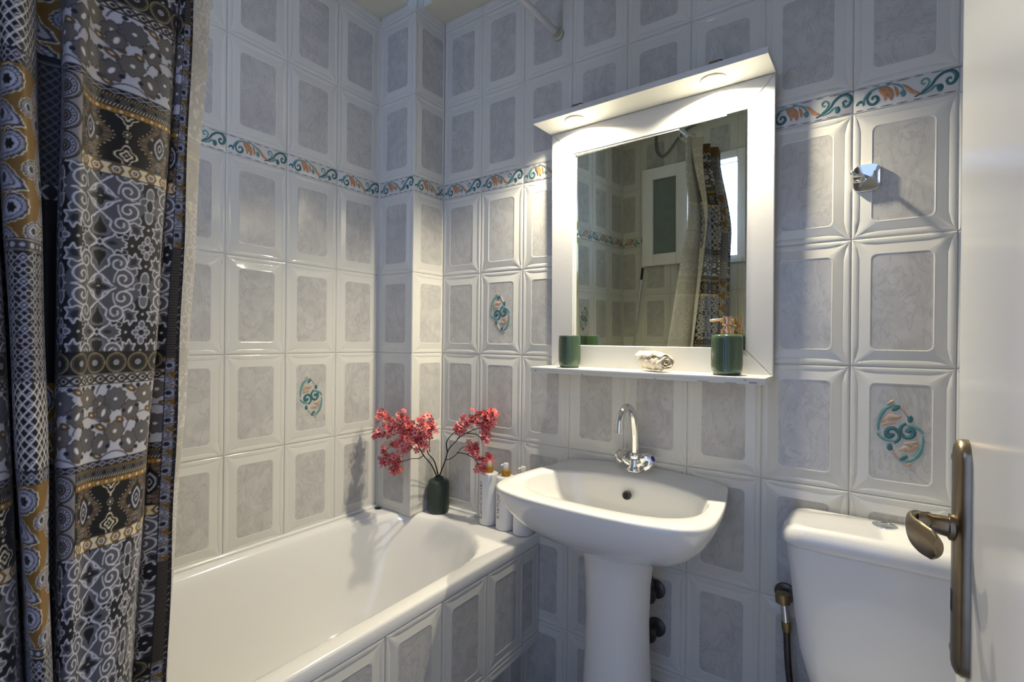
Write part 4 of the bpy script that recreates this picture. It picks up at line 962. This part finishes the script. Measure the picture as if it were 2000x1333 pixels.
def damask(c, x0, x1, y0, y1, spine, yref, px=60.0, py=63.0):
    c.region(x0, x1, y0, y1, (.05, .05, .07)); OL = (.72, .71, .73); G1 = (.285, .285, .31); G2 = (.12, .12, .14); G3 = (.36, .36, .385)
    i0 = -2
    for i in range(i0, 5):
        for j in range(-2, 6):
            ox, oy = spine+i*2*px, yref+j*2*py
            if ox < x0-2*px or ox > x1+2*px or oy < y0-2*py or oy > y1+2*py: continue
            for sx in (1, -1):
                for sy in (1, -1):
                    def Q(L): return [(ox+sx*a, oy+sy*b) for a, b in L]
                    c.poly(Q(cat2([(2, 12), (10, 8), (16, 12), (22, 17), (30, 17), (38, 22), (44, 26), (48, 34), (48, 44), (52, 52), (50, 63), (2, 63), (2, 42), (2, 20)], 3)), G1)
                    for P_, w in (([(7, 35), (12, 31), (11, 22), (18, 16), (28, 17), (34, 25), (32, 33), (25, 37), (18, 34), (17, 27), (22, 23), (27, 26), (26, 30)], 1.9),
                                  ([(30, 35), (36, 37), (43, 43), (44, 52), (38, 58), (29, 58), (24, 52), (25, 46), (31, 44), (35, 48), (33, 52)], 1.9),
                                  ([(16, 63), (14, 57), (9, 51), (4, 46)], 1.8), ([(34, 60), (40, 62), (46, 63)], 1.6), ([(24, 37), (20, 46), (19, 55)], 1.4), ([(46, 30), (49, 38), (46, 43)], 1.3)):
                        c.line(Q(cat2(P_, 5)), w*1.3, OL)
                    c.line(Q(cat2([(23, 24), (28, 22), (31, 27), (28, 32)], 4)), 1.6, G3)
                    # three lobed leaf off the upper scroll
                    P_ = cat2([(33, 30), (36, 22), (35, 14), (41, 17), (44, 10), (48, 17), (53, 17), (50, 25), (54, 31), (46, 31), (40, 34), (33, 30)], 3); c.poly(Q(P_), G1, OL, 2.0)
                    c.poly(Q(cat2([(38, 28), (40, 20), (46, 18), (46, 26), (38, 28)], 3)), G2)
                    # leaves beside the node
                    P_ = cat2([(3, 0), (8, 5), (15, 10), (17, 14), (20, 9), (27, 11), (26, 6), (32, 3), (30, 0)], 3); c.poly(Q(P_+[(3, 0)]), G1); c.line(Q(P_), 2.0, OL)
                    c.poly(Q(cat2([(27, 15), (26, 9), (32, 8), (33, 13), (27, 15)], 3)), G2, OL, 1.1)
                    c.poly(Q(cat2([(8, 0), (14, 3), (21, 0)], 3)+[(8, 0)]), G2)
                    # goblet up the spine
                    P_ = cat2([(0, 8), (7, 9), (12, 14), (12, 20), (6, 27), (2.5, 36), (0, 42)], 3); c.poly(Q(P_+[(0, 42), (0, 8)]), G3)
                    P_ = cat2([(0, 12), (6, 13), (8, 17), (6, 22), (2, 29), (0, 37)], 3); c.poly(Q(P_+[(0, 12)]), (.045, .045, .06)); c.line(Q(cat2([(3, 3), (7, 6), (11, 8)], 3)), 1.5, OL)
                    c.line(Q(cat2([(1, 42), (4, 39), (8, 35)], 3)), 2.2, OL)
                    # eye
                    P_ = cat2([(0, 44), (5, 48), (7, 55), (14, 58), (22, 63)], 3); c.poly(Q(P_+[(22, 63), (0, 63)]), G3); c.line(Q(P_), 2.3, OL)
                    P_ = cat2([(0, 50), (3, 54), (4, 59), (10, 60), (16, 63)], 3); c.poly(Q(P_+[(16, 63), (0, 63)]), (.05, .05, .06))
            c.poly([(ox-4, oy), (ox, oy-5), (ox+4, oy), (ox, oy+5)], (.05, .05, .06), OL, 1.6)
            c.ell(ox, oy+py, 2.3, 2.3, OL); c.ell(ox, oy+py, 1.0, 1.0, G1)
            fx, fy = ox+px, oy
            for k in range(8):
                a = 2*PI*k/8+PI/2; big = k % 2 == 0; l = (11 if k % 4 == 0 else 9) if big else 7.5; w = 4.6 if big else 3.2
                for f, col in ((1.0, OL), (.70, G3)): c.ell(fx+l*.85*math.cos(a), fy+l*1.05*math.sin(a), l*.62*(f if f < 1 else 1), w*f, col, a)
            c.ell(fx, fy, 5.2, 5.6, OL); c.ell(fx, fy, 4.0, 4.4, (.05, .05, .07))
            fy = oy+py
            for dy in (-1, 1):
                for f, col in ((1.0, OL), (.80, G3)): c.ell(fx, fy+dy*15, 6.5*f, 12.5*f, col)
            for sx in (-1, 1):
                for f, col in ((1.0, OL), (.78, G1)):
                    c.ell(fx+sx*8.5, fy-5, 7.5*f, 5.2*f, col, sx*.6); c.ell(fx+sx*8.5, fy+5, 7.5*f, 5.2*f, col, -sx*.6)
            c.ell(fx, fy, 6.0, 10.5, OL); c.ell(fx, fy, 4.6, 9, (.05, .05, .06))
            for dx, dy in ((0, 27), (0, -27), (-21, 0), (21, 0)): c.ell(fx+dx, oy+dy, 1.8, 2.0, OL)
            for dx, dy in ((-15, 17), (15, 17), (-15, -17), (15, -17)): c.ell(fx+dx, oy+dy, 1.0, 1.0, GREY)
def target_row(c, x0, x1, y0, y1, per=30.0):
    c.region(x0, x1, y0, y1, INK); cy = (y0+y1)/2; r = (y1-y0)/2-1.2; x = x0+14
    while x < x1+per:
        for f, col in ((1, (.58, .52, .40)), (.90, INK), (.83, (.40, .35, .24)), (.76, (.055, .055, .06)), (.28, LGREY), (.16, INK), (.09, WHITE)): c.ell(x, cy, r*f, r*f, col)
        for j in range(14): a = 2*PI*j/14; c.ell(x+r*.58*math.cos(a), cy+r*.58*math.sin(a), .9, .9, (.16, .16, .18))
        x += per
def zigzag(c, x0, x1, y0, y1, per=30.0):
    c.region(x0, x1, y0, y1, (.68, .65, .63)); cy = (y0+y1)/2; h = (y1-y0)*.34; X = np.arange(x0-2, x1+3, 1.5)
    for ph, w in ((0, 2.0), (PI, 2.0)): c.line([(x, cy+h*math.sin((x-x0)/per*2*PI+ph)) for x in X], w, INK)
    for ph in (.5, PI+.5): c.line([(x, cy+h*1.05*math.sin((x-x0)/per*2*PI+ph)) for x in X], 1.0, DTAUPE)
    x = x0+per/4
    while x < x1+per: c.ell(x, cy, 2.6, 2.4, CHAR); x += per/2
    c.line([(x0, y0+.6), (x1, y0+.6)], 1.3, INK); c.line([(x0, y1-.7), (x1, y1-.7)], 1.6, INK)
def floral(c, x0, x1, y0, y1, seed=0):
    c.region(x0, x1, y0, y1, (.66, .655, .68)); px, py = 86.0, 106.0
    def scall(cx, cy, r, col, n=9, sq=1.0, line=DTAUPE):
        P = []
        for j in range(37): a = 2*PI*j/36; q = r*(1+.10*math.cos(n*a)); P.append((cx+q*math.cos(a), cy+q*sq*math.sin(a)))
        c.poly(P, col, line, 1.3)
    for i in range(-1, 5):
        for j in range(-1, 3):
            ox, oy = x0+i*px, y0+j*py
            for (cx, cy, r) in ((18, 20, 27), (61, 73, 27)): c.line([(ox+cx+r*math.cos(a), oy+cy-4+r*.95*math.sin(a)) for a in np.linspace(PI*1.05, PI*2.0, 16)], 2.0, (.28, .28, .33))
            for (x, y, l) in ((40, 8, 9), (4, 50, 8), (83, 60, 9), (46, 52, 8), (40, 98, 9), (80, 100, 8), (25, 52, 7), (70, 42, 7)):
                c.ell(ox+x, oy+y, l, 4.5, (.33, .25, .17), .5); c.ell(ox+x, oy+y, l*.35, 1.2, CREAM, .5)
            for (x, y, r) in ((18, 22, 16), (61, 75, 16)): scall(ox+x, oy+y, r, (.30, .295, .31), 11); c.ell(ox+x, oy+y, 2.6, 2.2, WHITE)
            for (x, y, r) in ((18, 68, 14), (61, 18, 14)): scall(ox+x, oy+y, r, TAUPE, 8); c.ell(ox+x, oy+y, 2.8, 2.8, WHITE)
            for (x, y, r, a) in ((40, 40, 12, .5), (84, 30, 12, -.5), (40, 86, 12, -.5), (84, 84, 12, .5), (1, 40, 10, .3)):
                scall(ox+x, oy+y, r, (.33, .31, .30), 7, 1.2); c.ell(ox+x, oy+y, 2.6, 5.5, WHITE, a)
            for (x, y) in ((30, 4), (8, 4), (52, 58), (72, 58), (52, 96), (72, 96), (8, 88), (28, 88), (30, 40), (50, 34), (72, 4), (50, 4)): c.ell(ox+x, oy+y, 3.1, 3.1, (.07, .08, .14))
def lattice(c, x0, x1, y0, y1, p=11.0, bgc=NAVY, ln=WHITE, w=1.9, inner=True):
    c.region(x0, x1, y0, y1, bgc); n = int((x1-x0+y1-y0)/p)+2
    for k in range(-n, n):
        c.line([(x0+k*p, y0), (x0+k*p+(y1-y0)*.78, y1)], w, ln); c.line([(x0+k*p, y1), (x0+k*p+(y1-y0)*.78, y0)], w, ln)
    if inner:
        dy = p/.78/2; r = 0; y = y0+dy
        while y < y1+dy:
            x = x0+(p/2 if r % 2 else 0)
            k = 0
            while x < x1+p:
                if (r//1) % 2: P = [(x-2.3, y), (x, y-2.8), (x+2.3, y), (x, y+2.8)]; c.line(P+[P[0]], 1.2, ln)
                x += p
            y += dy; r += 1
def quads(c, x0, x1, y0, y1, p=27.0):
    c.region(x0, x1, y0, y1, (.06, .065, .09))
    r = 0; y = y0+8
    while y < y1+10:
        for k in range(-1, 6):
            x = x0+7+k*p+(p/2 if r % 2 else 0)
            for dx, dy in ((0, -4.6), (0, 4.6), (-4.8, 0), (4.8, 0)): c.ell(x+dx, y+dy, 4.2, 4.2, LGREY); c.ell(x+dx, y+dy, 2.7, 2.7, INK)
            xx = x+p/2; P = [(xx-5, y), (xx, y-5.4), (xx+5, y), (xx, y+5.4)]; c.line(P+[P[0]], 1.6, LGREY); c.ell(xx, y, 1.7, 1.9, LGREY)
            c.line([(x+6, y+6), (x+9.5, y+9)], 1.3, LGREY)
        y += 14.2; r += 1
def paisley(c, x0, x1, y0, y1, sc_=1.0):
    c.region(x0, x1, y0, y1, (.42, .31, .12)); py = 74*sc_; y = y0+20*sc_; k = 0
    def drop(cx, cy, R, ang):
        for f, col in ((1.0, CREAM), (.93, (.20, .21, .27)), (.80, LGREY), (.62, (.20, .21, .27)), (.55, (.62, .62, .68)), (.24, INK)):
            P = []
            for j in range(40):
                a = 2*PI*j/40; r = R*f*(1+(.05*math.cos(14*a) if f > .9 else 0)); e = 1+.65*max(0, math.cos(a))**6*(1 if f > .3 else 0)
                x, y_ = r*e*math.cos(a), r*.86*math.sin(a); P.append((cx+x*math.cos(ang)-y_*math.sin(ang), cy+x*math.sin(ang)+y_*math.cos(ang)))
            c.poly(P, col)
        for j in range(26): a = 2*PI*j/26; c.line([(cx+R*.62*math.cos(a), cy+R*.56*math.sin(a)), (cx+R*.80*math.cos(a), cy+R*.70*math.sin(a))], .9, (.30, .31, .36))
        for j in range(6): a = 2*PI*j/6; c.ell(cx+R*.22*math.cos(a), cy+R*.22*math.sin(a), R*.11, R*.11, INK)
    while y < y1+30:
        for q in range(-1, 4):
            bx = x0+q*62*sc_
            drop(bx+36*sc_, y, 20*sc_, 2.6); drop(bx+24*sc_, y+38*sc_, 20*sc_, .45); drop(bx+60*sc_, y+26*sc_, 13*sc_, -.7)
        y += py; k += 1
def dots_band(c, x0, x1, y0, y1):
    c.region(x0, x1, y0, y1, (.20, .20, .23)); cy = (y0+y1)/2; x = x0+5; k = 0
    while x < x1+5: c.ell(x, cy, 3.6 if k % 2 else 2.6, 3.4 if k % 2 else 2.6, LGREY); x += 10.5; k += 1
    for yy in (y0+1.6, y1-1.6):
        c.line([(x0, yy), (x1, yy)], 3.0, INK); x = x0
        while x < x1: c.line([(x, yy), (x+1.5, yy)], 1.4, CREAM); x += 2.9
def sprigs(c, x0, x1, y0, y1):
    c.region(x0, x1, y0, y1, (.56, .52, .50)); y = y0+6
    while y < y1:
        x = x0+8+6*math.sin(y*.09); c.line([(x, y), (x0+8+6*math.sin((y+7)*.09), y+7)], 2.2, (.09, .06, .04))
        for s in (-1, 1): c.ell(x+s*7, y+2, 5.6, 3.2, (.13, .08, .05), s*.7); c.ell(x+s*7, y+2, 2.4, 1.2, (.35, .2, .12), s*.7)
        y += 10
def bands(c, x0, x1, y0, y1):
    c.region(x0, x1, y0, y1, (.18, .18, .20)); y = y0
    while y < y1: c.line([(x0, y), (x1, y)], .9, LGREY if int(y) % 2 else INK); y += 2.3
    c.line([(x0, y0+1), (x1, y0+1)], 2, INK); c.line([(x0, y1-1), (x1, y1-1)], 2, INK)

CM = Canvas(300, 527, INK)            # main patchwork, v = 0 at the top of the diamond strip
damask(CM, 0, 300, 124, 374, 76, 124+96)
floral(CM, 0, 300, 420, 527)
diamonds(CM, 0, 300, 0, 9.5); stripes(CM, 40, 300, 9.5, 36); ogee(CM, 40, 300, 36, 105, 85, 60); octagons(CM, 40, 300, 105, 124); medallions(CM, 0, 40, 9.5, 124)
target_row(CM, 0, 300, 374, 405); zigzag(CM, 0, 300, 405, 420)
CA = Canvas(170, 504, INK)
paisley(CA, 0, 170, 0, 204); dots_band(CA, 0, 170, 204, 219); quads(CA, 0, 170, 219, 378); lattice(CA, 0, 170, 378, 486); quads(CA, 0, 170, 486, 504)
CB = Canvas(100, 540, INK)
bands(CB, 0, 100, 0, 14); lattice(CB, 0, 100, 14, 167, 9.0, (.145, .145, .16), (.36, .36, .39), 1.5, False); lattice(CB, 0, 100, 167, 186, 22, (.12, .12, .14), LGREY, 3.0, False)
sprigs(CB, 0, 22, 186, 430); CB.region(22, 100, 186, 430, (.075, .075, .08)); paisley(CB, 0, 100, 430, 540, 1.25)
CE = Canvas(40, 527, INK)
paisley(CE, 0, 40, 0, 215, .62); CE.region(0, 40, 215, 395, (.15, .125, .10))
for yy in np.arange(216, 395, 4.3): CE.line([(0, yy), (40, yy)], 1.9, (.33, .29, .235))
paisley(CE, 0, 40, 395, 527, .62)
CS = Canvas(20, 96, INK)              # bound edge: black with fine light stitches
for k in range(95): CS.ell(rng.uniform(0, 20), rng.uniform(1, 95), 1.1, .8, LGREY)

# fold lines: name, (x, y) at z = 1.75, (x, y) at z = 0.72
FOLDS = [('E', 0.5659, -1.1661, 0.4382, -1.1479), ('D', 0.5634, -1.1753, 0.4358, -1.1686), ('D', 0.5543, -1.1795, 0.4276, -1.1918), ('V', 0.5323, -1.1743, 0.4267, -1.1966), ('M', 0.5539, -1.1832, 0.5180, -1.2319), ('M', .5631, -1.2348, .5492, -1.2687),
         ('M', .5673, -1.2821, .5551, -1.2919), ('M', .6007, -1.3069, .5628, -1.3072), ('M', .5970, -1.3249, .5586, -1.3171), ('M5', .5716, -1.3258, .5426, -1.3210),
         ('B', 0.5645, -1.3257, 0.5271, -1.3199), ('B', 0.5632, -1.3480, 0.5229, -1.3205), ('A1', 0.5887, -1.3570, 0.5626, -1.3213), ('A', .6187, -1.3742, .5954, -1.3361), ('A', .6182, -1.3929, .5808, -1.3442),
         ('A4', .5853, -1.3972, .5516, -1.3419), ('G', .5250, -1.3833, .4873, -1.3340), ('G', .5268, -1.3924, .4766, -1.3343), ('A5', .5956, -1.4057, .5613, -1.3478), ('A6', .6151, -1.4250, .5863, -1.3673), ('A7', .5926, -1.4364, .5780, -1.3882),
         ('K', .62, -1.44, .60, -1.43), ('K', .69, -1.48, .66, -1.47), ('K', .61, -1.53, .59, -1.53), ('K', .575, -1.47, .52, -1.46),
         ('P', .585, -1.37, .51, -1.36), ('P', .60, -1.27, .505, -1.26), ('P', .588, -1.20, .455, -1.19), ('F', .566, -1.146, .398, -1.131), ('F', .555, -1.152, .386, -1.139), ('Q', .545, -1.23, .385, -1.22), ('Q', .53, -1.35, .365, -1.37), ('Q', .52, -1.48, .355, -1.50)]
KS = .905
def near(f):
    if f[0] in 'PFQK': return f
    q = []
    for i in (1, 3): q += [CAM.x+(f[i]-CAM.x)*KS, CAM.y+(f[i+1]-CAM.y)*KS]
    return (f[0], *q)
FOLDS = [near(f) for f in FOLDS]
def curve(P, k=16):
    Q = [(p.x, p.y) for p in catmull([(a, b, 0) for a, b in P], k)]; return np.array(Q)
KK = 40
top = curve([(f[1], f[2]) for f in FOLDS], KK); bot = curve([(f[3], f[4]) for f in FOLDS], KK)
mid = (top*.6+bot*.4)
ds_ = np.r_[0, np.cumsum(np.hypot(*np.diff(mid, axis=0).T))]
knot = lambda i: ds_[i*KK]
names = [f[0] for f in FOLDS]
iM5 = names.index('M5'); iA1 = names.index('A1'); iA4 = names.index('A4'); iP = names.index('P'); iF = names.index('F')
# column positions: fine where the photo looks at the cloth, coarse elsewhere
def cols():
    s = 0.0; out = []
    s_fine_end = knot(names.index('A7')); fa, fb = knot(iF-1)+.01, knot(iF)+.012
    while s < ds_[-1]:
        out.append(s); s += .00115 if s < s_fine_end else (.0016 if fa < s < fb else .005)
    out.append(ds_[-1]); return np.array(out)
S = cols(); tx_ = np.interp(S, ds_, top[:, 0]); ty_ = np.interp(S, ds_, top[:, 1]); bx_ = np.interp(S, ds_, bot[:, 0]); by_ = np.interp(S, ds_, bot[:, 1])
Zr = np.concatenate([np.arange(2.285, 1.80, -.005), np.arange(1.80, .685, -.00115), np.arange(.685, .603, -.006)])
nC, nR = len(S), len(Zr)
tt = ((1.75-Zr)/1.03)[:, None]
Xg = tx_+(bx_-tx_)*tt; Yg = ty_+(by_-ty_)*tt
lean = np.clip((Zr-1.80)/.48, 0, 1)[:, None]; Xg = Xg-.075*lean*lean*(3-2*lean)
wob = .0016*np.sin(Zr*9.0)[:, None]*np.sin(S*60.0)+.0011*np.sin(Zr*23.0+1)[:, None]*np.sin(S*41.0+2)
Xg = Xg+wob; Yg = Yg+wob*.5
Zg = np.broadcast_to(Zr[:, None], Xg.shape)+.004*np.sin(S*31)[None, :]*np.exp(-((Zr-.60)/.03)**2)[:, None]
sM5 = knot(iM5)
Vmm = np.broadcast_to((.352+(1.25-Zr)/KS)[:, None]*1000, Xg.shape).ravel(); Smm = np.broadcast_to(S*1000/KS, Xg.shape).ravel()
m5 = sM5*1000/KS; kA1 = knot(iA1)*1000/KS; kA4 = knot(iA4)*1000/KS
rowsag = 5.0*np.exp(-((Smm-(m5-40))/16.0)**2)
colr = CM.sample((m5-Smm+.5) % 299, Vmm % 527)
left = (Smm > m5)
sB = (Smm-m5); bw = kA1-m5
isB = left & (Smm < kA1-8); colB = CB.sample(np.clip(78-(sB), 0, 99), (Vmm+14) % 540); colr[isB] = colB[isB]
isA = (Smm >= kA1-8) & (Smm < kA4+14); colA = CA.sample(np.clip(98-(Smm-(kA1-8)), 0, 169), (Vmm-32) % 504); colr[isA] = colA[isA]
colr = np.clip(colr*1.12+.012, 0, 1)
isG = (Smm >= kA4+14) & (Smm < knot(iA4+2)*1000/KS); colr[isG] *= .55  # deep gap between folds: shade multiplied into the print colour
isE = Smm < 17; colE = CE.sample(34-Smm*1.0, (Vmm+8) % 527); colr[isE] = colE[isE]
sea = (Smm > 16.2) & (Smm < 17.4); colr[sea] = INK
isS = Smm < 5; colS = CS.sample(Smm*3, Vmm % 96); colr[isS] = colS[isS]
isEdgeB = left & (Smm < m5+1.6); colr[isEdgeB] = INK
hem = (Zr > 2.235)
Hm = np.broadcast_to(hem[:, None], Xg.shape).ravel(); colr[Hm] = np.where((((Smm[Hm]+Vmm[Hm]) % 9) < 4.5)[:, None], np.array((.50, .36, .13)), np.array((.12, .09, .05)))
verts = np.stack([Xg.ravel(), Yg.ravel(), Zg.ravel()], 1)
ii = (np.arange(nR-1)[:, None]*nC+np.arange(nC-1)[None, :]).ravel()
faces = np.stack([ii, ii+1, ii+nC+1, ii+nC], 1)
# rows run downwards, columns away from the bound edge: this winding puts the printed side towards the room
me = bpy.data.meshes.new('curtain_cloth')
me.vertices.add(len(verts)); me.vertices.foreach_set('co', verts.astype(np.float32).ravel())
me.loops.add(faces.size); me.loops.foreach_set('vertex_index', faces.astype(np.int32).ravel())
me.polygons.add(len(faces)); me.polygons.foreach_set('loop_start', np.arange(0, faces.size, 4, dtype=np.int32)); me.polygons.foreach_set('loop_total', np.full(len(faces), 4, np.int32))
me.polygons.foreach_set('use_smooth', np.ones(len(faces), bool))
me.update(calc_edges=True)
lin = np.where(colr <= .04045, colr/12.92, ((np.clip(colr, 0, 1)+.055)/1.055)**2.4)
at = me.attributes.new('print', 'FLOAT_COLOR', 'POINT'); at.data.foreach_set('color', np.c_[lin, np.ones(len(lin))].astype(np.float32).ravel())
mc = bpy.data.materials.new('printed_cloth'); mc.use_nodes = True; nt = mc.node_tree; b = nt.nodes['Principled BSDF']
b.inputs['Roughness'].default_value = .55; b.inputs['Specular IOR Level'].default_value = .35; b.inputs['Sheen Weight'].default_value = .15
an = nt.nodes.new('ShaderNodeAttribute'); an.attribute_name = 'print'; ge = nt.nodes.new('ShaderNodeNewGeometry')
wash = nt.nodes.new('ShaderNodeMix'); wash.data_type = 'RGBA'; wash.inputs[0].default_value = .66; wash.inputs[7].default_value = (.66, .64, .62, 1)
nt.links.new(an.outputs['Color'], wash.inputs[6])
side = nt.nodes.new('ShaderNodeMix'); side.data_type = 'RGBA'; nt.links.new(ge.outputs['Backfacing'], side.inputs[0]); nt.links.new(an.outputs['Color'], side.inputs[6]); nt.links.new(wash.outputs[2], side.inputs[7])
tcn = nt.nodes.new('ShaderNodeTexCoord'); wv = nt.nodes.new('ShaderNodeTexNoise'); wv.inputs['Scale'].default_value = 900; nt.links.new(tcn.outputs['Object'], wv.inputs['Vector'])
bpn = nt.nodes.new('ShaderNodeBump'); bpn.inputs['Strength'].default_value = .12; bpn.inputs['Distance'].default_value = .0006; nt.links.new(wv.outputs['Fac'], bpn.inputs['Height']); nt.links.new(bpn.outputs[0], b.inputs['Normal'])
nt.links.new(side.outputs[2], b.inputs['Base Color'])
tr = nt.nodes.new('ShaderNodeBsdfTranslucent'); nt.links.new(side.outputs[2], tr.inputs['Color'])
ms_ = nt.nodes.new('ShaderNodeMixShader'); ms_.inputs[0].default_value = .10
nt.links.new(b.outputs[0], ms_.inputs[1]); nt.links.new(tr.outputs[0], ms_.inputs[2]); nt.links.new(ms_.outputs[0], nt.nodes['Material Output'].inputs['Surface'])
me.materials.append(mc)
sc_obj = bpy.data.objects.new('shower_curtain', me); link(sc_obj)
tag(sc_obj, 'patchwork printed shower curtain in black, grey and gold gathered in folds at the left', 'curtain')
